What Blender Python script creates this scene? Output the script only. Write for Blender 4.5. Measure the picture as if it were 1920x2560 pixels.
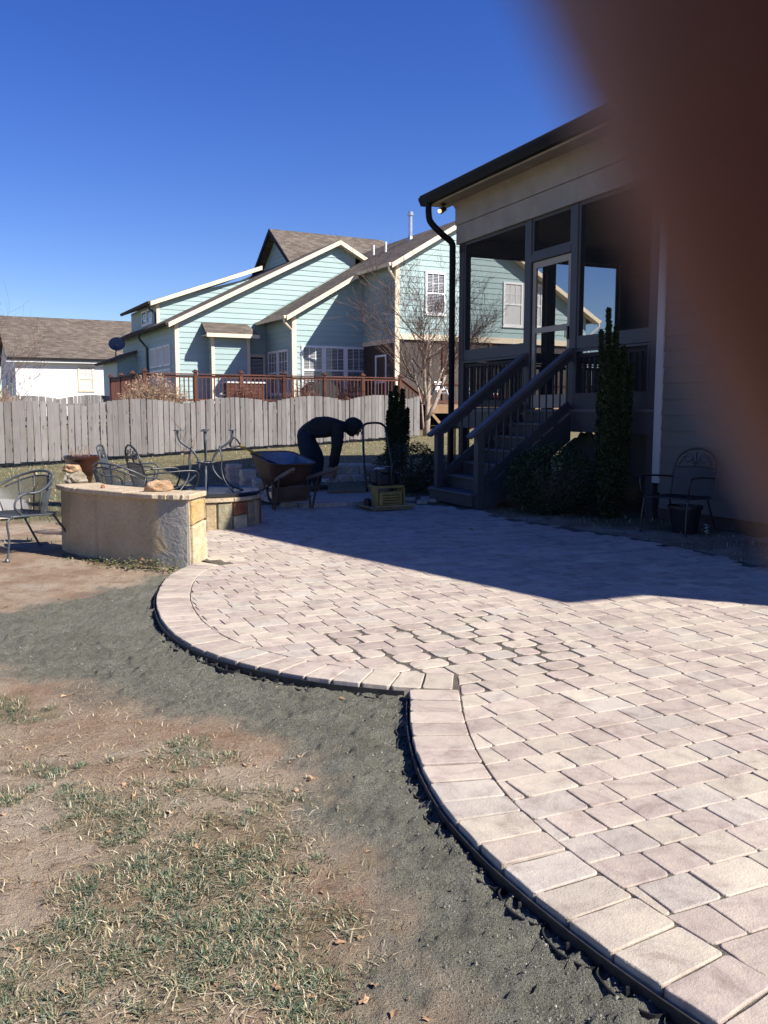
import bpy, bmesh, math, random
from mathutils import Vector, Matrix, noise
from math import radians, sin, cos, pi
import numpy as np
for o in list(bpy.data.objects): bpy.data.objects.remove(o)
SC = bpy.context.scene
COL = SC.collection
# ------------------------------------------------------------------ camera, sky, sun, exposure
CAM_H = 1.30
PITCH = math.radians(6.61)
cam = bpy.data.cameras.new('camera'); camo = bpy.data.objects.new('camera', cam); COL.objects.link(camo)
camo.location = (0, 0, CAM_H); camo.rotation_euler = (radians(90) - PITCH, 0, 0)
cam.sensor_fit = 'VERTICAL'; cam.sensor_height = 36.0; cam.sensor_width = 27.0
cam.lens = 36.0 * 2200.0 / 2560.0
cam.clip_start = 0.001; cam.clip_end = 2000
cam.dof.use_dof = True; cam.dof.focus_distance = 6.0; cam.dof.aperture_fstop = cam.lens / 1.45   # a phone lens: 1.45 mm opening
SC.camera = camo
SC.render.resolution_x = 768; SC.render.resolution_y = 1024
SUN_EL = math.atan(1 / 1.20)
SUN_AZ = math.atan2(0.90, -0.436)          # clockwise from +Y: right of and a little behind the camera
w = bpy.data.worlds.new('World'); SC.world = w; w.use_nodes = True
nt = w.node_tree; nt.nodes.clear()
wo = nt.nodes.new('ShaderNodeOutputWorld'); bg = nt.nodes.new('ShaderNodeBackground')
sky = nt.nodes.new('ShaderNodeTexSky'); sky.sky_type = 'NISHITA'; sky.sun_disc = False
sky.sun_elevation = SUN_EL; sky.sun_rotation = SUN_AZ
sky.altitude = 200; sky.air_density = 1.0; sky.dust_density = 0.25; sky.ozone_density = 4.0
hs_ = nt.nodes.new('ShaderNodeHueSaturation'); hs_.inputs['Hue'].default_value = 0.526; hs_.inputs['Saturation'].default_value = 1.3; nt.links.new(sky.outputs[0], hs_.inputs['Color'])
nt.links.new(hs_.outputs[0], bg.inputs[0]); bg.inputs[1].default_value = 0.082
nt.links.new(bg.outputs[0], wo.inputs[0])
sl = bpy.data.lights.new('sun', 'SUN'); sl.energy = 5.0; sl.angle = radians(0.53); sl.color = (1.0, 0.965, 0.90)
so = bpy.data.objects.new('sun', sl); COL.objects.link(so)
SDIR = Vector((sin(SUN_AZ) * cos(SUN_EL), cos(SUN_AZ) * cos(SUN_EL), sin(SUN_EL)))
so.rotation_euler = SDIR.to_track_quat('Z', 'Y').to_euler(); so.location = SDIR * 30
vs = SC.view_settings; vs.view_transform = 'Standard'; vs.look = 'None'; vs.gamma = 1.0; vs.exposure = 0.86
SC.render.engine = 'CYCLES'
SC.cycles.max_bounces = 6; SC.cycles.transparent_max_bounces = 12
rnd = random.Random(11)
# ------------------------------------------------------------------ helpers
def tag(o, label=None, cat=None, group=None, kind=None):
    if label: o['label'] = label
    if cat: o['category'] = cat
    if group: o['group'] = group
    if kind: o['kind'] = kind
    return o
def empty(name, loc, rz=0.0, label=None, cat=None, group=None):
    o = bpy.data.objects.new(name, None); COL.objects.link(o)
    o.location = loc; o.rotation_euler = (0, 0, rz); o.empty_display_size = 0.1
    return tag(o, label, cat, group)
class MB:
    """collects shapes; build() links them as one mesh object"""
    def __init__(s): s.v = []; s.f = []; s.c = []; s.mi = []; s.cur = 0; s.col = None
    def add(s, vs_, fs_):
        n = len(s.v); s.v += [tuple(a) for a in vs_]; s.f += [tuple(i + n for i in f) for f in fs_]
        s.mi += [s.cur] * len(fs_)
        if s.col is not None: s.c += [s.col] * len(vs_)
        return s
    def box(s, x0, x1, y0, y1, z0, z1):
        return s.add([(x0,y0,z0),(x1,y0,z0),(x1,y1,z0),(x0,y1,z0),(x0,y0,z1),(x1,y0,z1),(x1,y1,z1),(x0,y1,z1)],
                     [(0,3,2,1),(4,5,6,7),(0,1,5,4),(1,2,6,5),(2,3,7,6),(3,0,4,7)])
    def cbox(s, x0, x1, y0, y1, z0, z1, b=0.006):
        """box with all edges chamfered"""
        bm = bmesh.new(); bmesh.ops.create_cube(bm, size=1.0)
        for q in bm.verts:
            q.co = Vector(((x0+x1)/2 + q.co.x*(x1-x0), (y0+y1)/2 + q.co.y*(y1-y0), (z0+z1)/2 + q.co.z*(z1-z0)))
        bmesh.ops.bevel(bm, geom=list(bm.edges), offset=b, segments=1, affect='EDGES', profile=0.5)
        return s.bm(bm)
    def bm(s, bm, M=None):
        bm.verts.index_update(); bm.normal_update()
        s.add([(M @ q.co if M else q.co) for q in bm.verts], [[q.index for q in f.verts] for f in bm.faces]); bm.free(); return s
    def beam(s, p0, p1, wd, ht, up=(0,0,1), b=0.0):
        p0 = Vector(p0); p1 = Vector(p1); d = (p1 - p0); L = d.length; d.normalize(); up = Vector(up)
        if abs(d.dot(up)) > 0.98: up = Vector((1, 0, 0)) if abs(d.x) < .9 else Vector((0, 1, 0))
        sx = d.cross(up).normalized(); uz = sx.cross(d).normalized()
        vs_ = []
        for p in (p0, p1):
            for a, c in ((-1,-1),(1,-1),(1,1),(-1,1)): vs_.append(p + sx*(a*wd/2) + uz*(c*ht/2))
        return s.add(vs_, [(0,1,2,3),(7,6,5,4),(0,4,5,1),(1,5,6,2),(2,6,7,3),(3,7,4,0)])
    def tube(s, pts, r, n=6, cap=True):
        pts = [Vector(p) for p in pts]; m = len(pts)
        if m < 2: return s
        rs = r if isinstance(r, (list, tuple)) else [r]*m
        ref = None; vs_ = []; fs_ = []
        for i, p in enumerate(pts):
            d = (pts[min(i+1, m-1)] - pts[max(i-1, 0)])
            if d.length < 1e-9: d = Vector((0,0,1))
            d.normalize()
            if ref is None:
                ref = d.orthogonal().normalized()
            ref = (ref - d * ref.dot(d))
            if ref.length < 1e-6: ref = d.orthogonal()
            ref.normalize(); bi = d.cross(ref)
            for k in range(n):
                a = 2*pi*k/n; vs_.append(p + (ref*cos(a) + bi*sin(a))*rs[i])
        for i in range(m-1):
            for k in range(n):
                a = i*n+k; b_ = i*n+(k+1) % n; fs_.append((a, b_, b_+n, a+n))
        if cap: fs_.append(tuple(range(n-1, -1, -1))); fs_.append(tuple((m-1)*n+k for k in range(n)))
        return s.add(vs_, fs_)
    def lathe(s, prof, n=24, cx=0, cy=0, cz=0, cap=True):
        vs_ = []; fs_ = []
        for r, z in prof:
            for k in range(n):
                a = 2*pi*k/n; vs_.append((cx + r*cos(a), cy + r*sin(a), cz + z))
        for i in range(len(prof)-1):
            for k in range(n):
                a = i*n+k; b_ = i*n+(k+1) % n; fs_.append((a, b_, b_+n, a+n))
        if cap:
            fs_.append(tuple(range(n-1, -1, -1))); fs_.append(tuple((len(prof)-1)*n+k for k in range(n)))
        return s.add(vs_, fs_)
    def prism(s, poly, off):
        """closed polygon (list of 3d points) extruded by vector off"""
        n = len(poly); off = Vector(off); P_ = [Vector(p) for p in poly]
        nrm = Vector((0,0,0))
        for i in range(n):
            a = P_[i]; b_ = P_[(i+1) % n]; nrm += a.cross(b_)
        if nrm.dot(off) > 0: P_.reverse()
        vs_ = P_ + [p + off for p in P_]
        fs_ = [tuple(range(n)), tuple(range(2*n-1, n-1, -1))]
        for i in range(n): j = (i+1) % n; fs_.append((i, i+n, j+n, j))
        return s.add(vs_, fs_)
    def build(s, name, mat, parent=None, loc=None, world=False, smooth=False, kind=None):
        me = bpy.data.meshes.new(name)
        vs_ = s.v
        off = None
        if world and parent is not None:
            r = parent
            while r.parent: r = r.parent
            off = Vector(r.location)
        elif loc is not None: off = Vector(loc)
        if off is not None: vs_ = [(a-off.x, b_-off.y, c-off.z) for a, b_, c in vs_]
        me.from_pydata([tuple(a) for a in vs_], [], s.f); me.update()
        for m in (mat if isinstance(mat, (list, tuple)) else [mat]): me.materials.append(m)
        if isinstance(mat, (list, tuple)): me.polygons.foreach_set('material_index', s.mi)
        if s.c and len(s.c) == len(s.v):
            at = me.color_attributes.new('tint', 'FLOAT_COLOR', 'POINT')
            at.data.foreach_set('color', [x for c in s.c for x in (c[0], c[1], c[2], 1.0)])
        if smooth:
            me.polygons.foreach_set('use_smooth', [True]*len(me.polygons))
        o = bpy.data.objects.new(name, me); COL.objects.link(o)
        if parent is not None: o.parent = parent
        elif loc is not None: o.location = loc
        if kind: o['kind'] = kind
        return o
def smooth_angle(o, deg=35):
    me = o.data
    me.polygons.foreach_set('use_smooth', [True]*len(me.polygons))
    bm = bmesh.new(); bm.from_mesh(me)
    for e in bm.edges:
        if len(e.link_faces) == 2 and e.calc_face_angle(0) > radians(deg): e.smooth = False
    bm.to_mesh(me); bm.free(); return o
def copy_tree(o, parent=None):
    c = o.copy(); COL.objects.link(c); c.parent = parent
    for ch in list(o.children): copy_tree(ch, c)
    return c
def spline(pts, n=8, closed=False):
    pts = [Vector(p) for p in pts]; out = []; m = len(pts)
    for i in range(m if closed else m-1):
        if closed: p0, p1, p2, p3 = pts[i-1], pts[i], pts[(i+1) % m], pts[(i+2) % m]
        else: p0, p1, p2, p3 = pts[max(i-1,0)], pts[i], pts[i+1], pts[min(i+2, m-1)]
        for k in range(n):
            t = k/n
            out.append(0.5*((2*p1) + (p2-p0)*t + (2*p0-5*p1+4*p2-p3)*t*t + (3*p1-p0-3*p2+p3)*t**3))
    if not closed: out.append(pts[-1])
    return out
def clip_half(poly, nx, ny, c):
    """2-D polygon, keep nx*x+ny*y <= c"""
    out = []; n = len(poly)
    for i in range(n):
        a = poly[i]; b_ = poly[(i+1) % n]
        da = nx*a[0]+ny*a[1]-c; db = nx*b_[0]+ny*b_[1]-c
        if da <= 0: out.append(a)
        if (da < 0 < db) or (db < 0 < da):
            t = da/(da-db); out.append((a[0]+(b_[0]-a[0])*t, a[1]+(b_[1]-a[1])*t))
    return out
def area2(p): return 0.5*sum(p[i][0]*p[(i+1) % len(p)][1]-p[(i+1) % len(p)][0]*p[i][1] for i in range(len(p)))
# ------------------------------------------------------------------ materials
class Nodes:
    def __init__(s, name):
        s.m = bpy.data.materials.new(name); s.m.use_nodes = True; s.t = s.m.node_tree; s.n = s.t.nodes
        s.b = s.n['Principled BSDF']; s.out = s.n['Material Output']
    def new(s, t, **kw):
        q = s.n.new(t)
        for k, v in kw.items(): setattr(q, k, v)
        return q
    def link(s, a, b): s.t.links.new(a, b)
    def coord(s, which='Object', scale=None):
        c = s.new('ShaderNodeTexCoord').outputs[which]
        if scale is None: return c
        m = s.new('ShaderNodeMapping'); s.link(c, m.inputs[0]); m.inputs['Scale'].default_value = scale if hasattr(scale, '__len__') else (scale,)*3
        return m.outputs[0]
    def noise(s, co, scale, detail=4, rough=0.6, dist=0.0):
        q = s.new('ShaderNodeTexNoise'); s.link(co, q.inputs['Vector']); q.inputs['Scale'].default_value = scale
        q.inputs['Detail'].default_value = detail; q.inputs['Roughness'].default_value = rough; q.inputs['Distortion'].default_value = dist
        return q.outputs['Fac']
    def ramp(s, f, stops, interp='LINEAR'):
        q = s.new('ShaderNodeValToRGB'); s.link(f, q.inputs[0]); cr = q.color_ramp; cr.interpolation = interp
        while len(cr.elements) > 1: cr.elements.remove(cr.elements[-1])
        cr.elements[0].position = stops[0][0]; cr.elements[0].color = col4(stops[0][1])
        for p_, c in stops[1:]:
            e = cr.elements.new(p_); e.color = col4(c)
        return q.outputs[0]
    def mix(s, f, a, b, mode='MIX'):
        q = s.new('ShaderNodeMix'); q.data_type = 'RGBA'; q.blend_type = mode
        for inp, v in ((q.inputs[0], f), (q.inputs[6], a), (q.inputs[7], b)):
            if hasattr(v, 'is_output') or isinstance(v, bpy.types.NodeSocket): s.link(v, inp)
            elif isinstance(v, (int, float)): inp.default_value = v
            else: inp.default_value = col4(v)
        return q.outputs[2]
    def math(s, op, a, b=0.0, clamp=False):
        q = s.new('ShaderNodeMath'); q.operation = op; q.use_clamp = clamp
        for inp, v in ((q.inputs[0], a), (q.inputs[1], b)):
            if isinstance(v, bpy.types.NodeSocket): s.link(v, inp)
            else: inp.default_value = v
        return q.outputs[0]
    def bump(s, h, dist=0.01, strength=1.0):
        q = s.new('ShaderNodeBump'); s.link(h, q.inputs['Height']); q.inputs['Distance'].default_value = dist; q.inputs['Strength'].default_value = strength
        s.link(q.outputs[0], s.b.inputs['Normal']); return q
    def attr(s, name):
        q = s.new('ShaderNodeAttribute'); q.attribute_name = name; return q
    def base(s, c, rough=0.7, metal=0.0, spec=0.4):
        if isinstance(c, bpy.types.NodeSocket): s.link(c, s.b.inputs['Base Color'])
        else: s.b.inputs['Base Color'].default_value = col4(c)
        if isinstance(rough, bpy.types.NodeSocket): s.link(rough, s.b.inputs['Roughness'])
        else: s.b.inputs['Roughness'].default_value = rough
        s.b.inputs['Metallic'].default_value = metal; s.b.inputs['Specular IOR Level'].default_value = spec
        return s.m
def col4(c):
    if isinstance(c, (int, float)): return (c, c, c, 1)
    return (c[0], c[1], c[2], 1.0)
def sc(c, k): return tuple(min(1, a*k) for a in c)
def m_plain(name, c, rough=0.6, var=0.25, scale=6.0, metal=0.0, bump=0.0, spec=0.4, rnd_obj=0.0):
    N = Nodes(name); co = N.coord()
    f = N.noise(co, scale, 5, 0.65)
    cc = N.ramp(f, [(0.25, sc(c, 1-var)), (0.75, sc(c, 1+var))])
    if rnd_obj:
        oi = N.new('ShaderNodeObjectInfo'); v = N.math('MULTIPLY_ADD', oi.outputs['Random'], 2*rnd_obj); 
        v.node.inputs[2].default_value = 1-rnd_obj
        cc = N.mix(1.0, cc, v, 'MULTIPLY')
    if bump: N.bump(N.noise(co, scale*6, 4, 0.6), bump)
    return N.base(cc, rough, metal, spec)
def m_wood(name, c, c2, axis=2, scale=1.0, rough=0.8, rnd_obj=0.24, bump=0.002, knots=False):
    N = Nodes(name); s_ = [14.0*scale]*3; s_[axis] = 0.9*scale
    oi = N.new('ShaderNodeObjectInfo')
    add = N.new('ShaderNodeVectorMath'); add.operation = 'ADD'; N.link(N.coord(), add.inputs[0])
    cb = N.new('ShaderNodeCombineXYZ'); mul = N.math('MULTIPLY', oi.outputs['Random'], 37.0)
    for i in range(3): N.link(mul, cb.inputs[i])
    N.link(cb.outputs[0], add.inputs[1])
    mp = N.new('ShaderNodeMapping'); N.link(add.outputs[0], mp.inputs[0]); mp.inputs['Scale'].default_value = s_
    g = N.noise(mp.outputs[0], 2.2, 6, 0.7, 0.8)
    cc = N.ramp(g, [(0.2, c2), (0.5, c), (0.85, sc(c, 1.22))])
    blot = N.noise(add.outputs[0], 3.0, 3, 0.6)
    cc = N.mix(N.math('MULTIPLY', blot, 0.5), cc, sc(c2, 0.9))
    if knots:
        vo = N.new('ShaderNodeTexVoronoi'); mp2 = N.new('ShaderNodeMapping'); N.link(add.outputs[0], mp2.inputs[0]); mp2.inputs['Scale'].default_value = (7, 7, 2.6)
        N.link(mp2.outputs[0], vo.inputs['Vector']); vo.inputs['Scale'].default_value = 1.0
        kn = N.ramp(vo.outputs['Distance'], [(0.0, 1.0), (0.10, 0.8), (0.17, 0.0)])
        cc = N.mix(N.math('MULTIPLY', kn, 0.65), cc, sc(c2, 0.45))
    v = N.math('MULTIPLY_ADD', oi.outputs['Random'], 2*rnd_obj); v.node.inputs[2].default_value = 1-rnd_obj
    cc = N.mix(1.0, cc, v, 'MULTIPLY')
    N.bump(g, bump)
    return N.base(cc, rough, 0, 0.3)
def m_roof(name, c):
    """asphalt shingles: courses and tabs as fine relief"""
    N = Nodes(name); uv = N.attr('UVMap') ; br = N.new('ShaderNodeTexBrick')
    N.link(N.coord('UV'), br.inputs['Vector']); br.inputs['Scale'].default_value = 1.0
    br.inputs['Brick Width'].default_value = 0.30; br.inputs['Row Height'].default_value = 0.145
    br.inputs['Mortar Size'].default_value = 0.006; br.inputs['Bias'].default_value = -0.2
    br.inputs['Color1'].default_value = col4(sc(c, 0.72)); br.inputs['Color2'].default_value = col4(sc(c, 1.3)); br.inputs['Mortar'].default_value = col4(sc(c, 0.5))
    co = N.coord()
    n1 = N.noise(co, 0.7, 3); n2 = N.noise(co, 30, 3, .7)
    cc = N.mix(1.0, br.outputs['Color'], N.ramp(n1, [(0.3, (0.85,)*3), (0.7, (1.12,)*3)]), 'MULTIPLY')
    cc = N.mix(1.0, cc, N.ramp(n2, [(0.3, (0.8,)*3), (0.7, (1.15,)*3)]), 'MULTIPLY')
    N.bump(br.outputs['Fac'], -0.012)
    return N.base(cc, 0.95, 0, 0.15)
M = {}
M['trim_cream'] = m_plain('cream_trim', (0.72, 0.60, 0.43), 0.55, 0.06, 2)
M['white'] = m_plain('white_paint', (0.78, 0.77, 0.74), 0.5, 0.05, 3)
M['teal'] = m_plain('teal_siding', (0.315, 0.418, 0.40), 0.6, 0.06, 1.2, rnd_obj=0.04)
M['roof'] = m_roof('asphalt_shingle_roof', (0.155, 0.125, 0.10))
M['dark_roof'] = m_plain('dark_roof_edge', (0.012, 0.012, 0.013), 0.75, 0.2, spec=.2)
M['glass'] = m_plain('window_glass', (0.03, 0.035, 0.045), 0.06, 0.3, 0.8, spec=0.6)
M['blind'] = m_plain('blind_slats', (0.55, 0.53, 0.5), 0.6, 0.1, 3)
M['taupe'] = m_plain('taupe_siding', (0.115, 0.105, 0.094), 0.6, 0.08, 1.5, rnd_obj=0.04)
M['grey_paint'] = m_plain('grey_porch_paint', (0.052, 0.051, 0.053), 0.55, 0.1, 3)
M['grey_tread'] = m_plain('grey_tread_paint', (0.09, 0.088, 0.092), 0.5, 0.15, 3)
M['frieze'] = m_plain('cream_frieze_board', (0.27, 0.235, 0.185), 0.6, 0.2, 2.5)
M['black_metal'] = m_plain('black_metal', (0.012, 0.012, 0.014), 0.4, 0.3, 20)
M['iron'] = m_plain('wrought_iron', (0.055, 0.062, 0.07), 0.42, 0.35, 25, spec=0.5)
M['iron_dark'] = m_plain('dark_wrought_iron', (0.02, 0.021, 0.022), 0.35, 0.35, 25, spec=0.5)
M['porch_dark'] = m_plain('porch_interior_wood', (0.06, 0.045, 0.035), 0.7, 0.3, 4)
M['fence'] = m_wood('weathered_fence_wood', (0.205, 0.188, 0.178), (0.085, 0.076, 0.07), 2, 1.0, knots=True)
M['deck'] = m_wood('red_stained_deck_wood', (0.115, 0.042, 0.026), (0.06, 0.022, 0.015), 2, 1.0, rough=0.7, rnd_obj=0.25)
M['new_wood'] = m_wood('raw_deck_wood', (0.36, 0.22, 0.12), (0.2, 0.12, 0.07), 0, 1.0)
M['handle_wood'] = m_wood('worn_handle_wood', (0.20, 0.15, 0.10), (0.10, 0.07, 0.05), 0, 1.0)
M['concrete'] = m_plain('concrete', (0.42, 0.37, 0.31), 0.85, 0.15, 4, bump=0.003)
M['galv'] = m_plain('galvanised_metal', (0.55, 0.56, 0.58), 0.35, 0.1, 5, metal=0.8)
# ------------------------------------------------------------------ the lie of the land (metres; camera stands at 0,0; patio top is z = 0)
E_ = Vector((0.914, 0.405)); U_ = Vector((-0.405, 0.914))      # across / along the near house
HOUSE_RZ = math.atan2(0.405, 0.914)
F0 = Vector((2.593, 12.33, 0.0))                               # foot of the porch facade at the door jamb
def sstep(a, b, x):
    t = max(0.0, min(1.0, (x-a)/(b-a))); return t*t*(3-2*t)
ARC1 = spline([(-1.45,7.58,0),(-1.63,7.36,0),(-1.70,6.93,0),(-1.665,6.45,0),(-1.56,5.9,0),(-1.355,5.29,0),(-1.12,4.855,0),(-.86,4.545,0),(-.55,4.30,0),(-.29,4.155,0),(-.065,4.077,0),(.121,4.03,0),(.37,4.0,0)], 14)
ARC2 = spline([(.118,4.0,0),(.108,3.56,0),(.130,3.17,0),(.195,2.79,0),(.302,2.47,0),(.447,2.165,0),(.60,1.90,0),(.76,1.67,0),(.97,1.42,0),(1.3,1.1,0)], 14)
def resample(pts, step):
    out = [pts[0].copy()]; acc = 0.0
    for a, b in zip(pts[:-1], pts[1:]):
        L = (b-a).length; d = step-acc
        while d <= L:
            out.append(a + (b-a)*(d/L)); d += step
        acc = (acc + L) % step if L + acc >= step else acc + L
    return out
A1 = resample(ARC1, 0.01); A2 = resample(ARC2, 0.01)
def tangents(c):
    return [((c[min(i+3, len(c)-1)]-c[max(i-3, 0)]).normalized()) for i in range(len(c))]
T1 = tangents(A1); T2 = tangents(A2)
def inward(t): return Vector((-t.y, t.x, 0))
BW = 0.232                                                     # border course width
def in_poly(x, y, P_):
    c = False; j = len(P_)-1
    for i in range(len(P_)):
        if (P_[i][1] > y) != (P_[j][1] > y) and x < (P_[j][0]-P_[i][0])*(y-P_[i][1])/(P_[j][1]-P_[i][1])+P_[i][0]: c = not c
        j = i
    return c
def poly_dist(x, y, P_):
    d = 1e9
    for i in range(len(P_)):
        ax, ay = P_[i-1]; bx, by = P_[i]; dx, dy = bx-ax, by-ay
        t = max(0, min(1, ((x-ax)*dx+(y-ay)*dy)/(dx*dx+dy*dy+1e-12))); d = min(d, math.hypot(x-ax-dx*t, y-ay-dy*t))
    return d
RIGHT_EDGE = [(1.25,11.5),(1.41,10.75),(1.95,9.95),(2.33,9.33),(2.72,8.66),(3.04,7.85),(3.19,7.15),(3.55,6.2),(4.3,4.8),(4.4,0.8)]
PATIO_OUT = [(p.x, p.y) for p in A1[::8] if p.x < .12 or p.y > 5] + [(p.x, p.y) for p in A2[::8]]
PATIO = [(-2.1,8.05),(-1.5,7.5)] + PATIO_OUT + RIGHT_EDGE[::-1] + [(0.9,12.0),(0.2,12.3),(-1.0,12.3),(-2.6,11.8),(-3.1,10.6),(-3.05,9.4),(-2.7,8.6)]
SCREEN = [(-1.55,7.5),(-1.69,7.30),(-1.887,7.081),(-2.085,6.504),(-2.264,6.043),(-2.546,5.724),(-2.885,5.486),(-3.6,5.2),(-3.0,4.5),(-2.399,4.536),(-1.987,4.433),(-1.699,4.367),(-1.432,4.135),(-1.119,3.893),(-.832,3.736),(-.614,3.648),(-.436,3.482),(-.25,3.283),(-.147,3.002),(-.097,2.714),(-.054,2.446),(.025,2.18),(.077,1.946),(.13,1.755),(.19,1.4),(.3,1.0),(2.5,.9),(2.5,4.5),(0,6.5)]
def gbase(x, y):
    z = 0.032*(math.sqrt((y-13)**2+4.0)+(y-13)-0.0)/2 if y < 40 else 0.032*27+0.02
    return z
def gz(x, y): return gbase(x, y) - 0.045
def fbm(x, y, s, o=4): return noise.fractal(Vector((x*s, y*s, 3.7)), 1.0, 2.0, o)
# ---- ground sheet
def axis(dense0, dense1, step, lo, hi):
    a = list(np.arange(dense0, dense1+1e-6, step)); g = step; x = dense1
    while x < hi: g = min(g*(1.022 if x < dense1+3.6 else 1.22), 25); x += g; a.append(x)
    g = step; x = dense0; b = []
    while x > lo: g = min(g*(1.022 if x > dense0-2.2 and dense0 < 0 else 1.22), 25); x -= g; b.append(x)
    return b[::-1] + a
gx = axis(-2.0, 0.85, 0.0135, -300, 300); gy = axis(1.5, 4.6, 0.0135, -40, 420)
nx, ny = len(gx), len(gy)
gv = []; zc = []
for y in gy:
    near_y = 1.2 < y < 14
    for x in gx:
        inp = False; s_ = 0.0; d = 9.0
        if -4 < x < 5 and 0.7 < y < 12.4: inp = in_poly(x, y, PATIO)
        if -4.5 < x < 3 and .8 < y < 8:
            d = poly_dist(x, y, SCREEN); d = d if in_poly(x, y, SCREEN) else -d
            s_ = sstep(-0.16, 0.10, d + 0.20*fbm(x, y, 3.2) + 0.07*fbm(x, y, 13, 2))
        z = gbase(x, y)
        if inp: z = -0.075
        else:
            pd = 0.0
            if near_y and -5 < x < 4:
                z += -0.052 + 0.016*fbm(x, y, 1.1, 3) + 0.008*fbm(x, y, 7.0, 3)
                if s_ > 0.01:
                    lump = max(0.0, fbm(x, y, 15, 3)+0.1); rg = 1-abs(fbm(x*1.4+4, y*.8, 5.0, 2))*2
                    z += s_*(0.012*fbm(x+9, y, 4.5, 3) + 0.020*lump*lump + 0.007*max(0, rg)**3 + 0.012*fbm(x, y+5, 24, 2) + 0.011*fbm(x+3, y, 62, 2))
                else: z += 0.006*fbm(x, y, 24, 2) + 0.003*fbm(x, y, 60, 1)
            else: z += -0.045 + 0.03*fbm(x, y, 0.15, 3)
        # lawn weight
        far = sstep(-0.1, 0.35, fbm(x, y, 0.55, 4) + 1.1*sstep(8.6, 13.5, y) - 0.15) if (y > 7.5) else 0.0
        if y > 14: far = max(far, 0.85 + 0.15*fbm(x, y, .5, 2))
        nearg = 0.55*sstep(0.05, 0.6, fbm(x, y, 1.6, 4) + 0.5*fbm(x, y, 6, 2) + 0.45*sstep(4.5, 2.2, y) - 0.15) * sstep(5.2, 3.9, y) * (1-s_)
        gv.append((x, y, z)); zc += [s_, max(far, nearg), sstep(-.2, .5, fbm(x+20, y, 2.3, 4)), 1.0]
gf = [(j*nx+i, j*nx+i+1, (j+1)*nx+i+1, (j+1)*nx+i) for j in range(ny-1) for i in range(nx-1)]
me = bpy.data.meshes.new('ground'); me.from_pydata(gv, [], gf); me.update()
at = me.color_attributes.new('zone', 'FLOAT_COLOR', 'POINT'); at.data.foreach_set('color', zc)
me.polygons.foreach_set('use_smooth', [True]*len(me.polygons))
N = Nodes('yard_ground'); co = N.coord()
z_ = N.attr('zone').outputs['Color']; sp = N.new('ShaderNodeSeparateColor'); N.link(z_, sp.inputs[0])
n_big = N.noise(co, 1.3, 6, 0.65); n_mid = N.noise(co, 7, 6, 0.7, 0.5); n_fine = N.noise(co, 60, 4, 0.75); n_grain = N.noise(co, 210, 3, 0.8)
clay = N.ramp(n_big, [(0.28, (0.25, 0.135, 0.08)), (0.42, (0.41, 0.28, 0.185)), (0.55, (0.53, 0.41, 0.295)), (0.75, (0.58, 0.48, 0.37))])
clay = N.mix(N.ramp(n_mid, [(0.50, 0.0), (0.68, 0.7)]), clay, (0.24, 0.125, 0.07))
clay = N.mix(N.ramp(n_fine, [(0.45, 0.0), (0.72, 0.8)]), clay, (0.40, 0.31, 0.21))
clay = N.mix(1.0, clay, N.ramp(n_grain, [(0.3, (0.72,)*3), (0.7, (1.2,)*3)]), 'MULTIPLY')
scr = N.ramp(n_mid, [(0.3, (0.15, 0.144, 0.108)), (0.55, (0.212, 0.202, 0.157)), (0.75, (0.275, 0.26, 0.208))])
scr = N.mix(1.0, scr, N.ramp(n_grain, [(0.32, (0.42,)*3), (0.5, (1.0,)*3), (0.70, (1.6,)*3)]), 'MULTIPLY')
scr = N.mix(N.ramp(N.noise(co, 2.1, 4), [(0.6, 0.0), (0.78, 0.6)]), scr, (0.30, 0.275, 0.225))
lawn = N.ramp(n_mid, [(0.25, (0.15, 0.085, 0.05)), (0.42, (0.21, 0.165, 0.085)), (0.58, (0.13, 0.14, 0.06)), (0.8, (0.30, 0.245, 0.14))])
lawn = N.mix(1.0, lawn, N.ramp(n_fine, [(0.3, (0.55,)*3), (0.7, (1.35,)*3)]), 'MULTIPLY')
c1 = N.mix(N.math('MULTIPLY', sp.outputs[1], 0.85), clay, lawn)
pale = N.ramp(N.noise(co, 3.4, 5, 0.7), [(0.57, 0.0), (0.70, 0.65)])
c1 = N.mix(N.math('MULTIPLY', pale, sp.outputs[2]), c1, (0.50, 0.44, 0.36))
c1 = N.mix(sp.outputs[0], c1, scr)
hh = N.math('ADD', N.math('MULTIPLY', n_fine, 0.6), N.math('MULTIPLY', n_grain, 0.4))
N.bump(hh, 0.045, 1.0)
N.base(c1, 0.95, 0, 0.15); M['ground'] = N.m
me.materials.append(M['ground'])
go = bpy.data.objects.new('ground', me); COL.objects.link(go); go['kind'] = 'structure'
def ground_at(x, y):
    i = int(np.searchsorted(gx, x))-1; j = int(np.searchsorted(gy, y))-1
    return gv[j*nx+i][2]
# ---- patio: bedding sand sheet, field pavers, border pavers
N = Nodes('joint_sand'); co = N.coord()
f = N.noise(co, 9, 5, 0.7); g = N.noise(co, 160, 3, .8)
cs = N.mix(1.0, N.ramp(f, [(0.3, (0.085, 0.072, 0.055)), (0.7, (0.185, 0.16, 0.12))]), N.ramp(g, [(0.3, (.6,)*3), (.7, (1.3,)*3)]), 'MULTIPLY')
N.bump(g, 0.006); M['joint_sand'] = N.base(cs, 0.95, 0, 0.1)
bed = []
def inset_curve(A, T, k): return [(p + inward(t)*k) for p, t in zip(A, T)]
bedpoly = [(p.x, p.y) for p in inset_curve(A1, T1, 0.04)[::8] if p.x < .16 or p.y > 5] + [(p.x, p.y) for p in inset_curve(A2, T2, 0.04)[::8]]
bedpoly = [(-2.1,8.05),(-1.5,7.5)] + bedpoly + RIGHT_EDGE[::-1] + PATIO[-7:]
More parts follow.
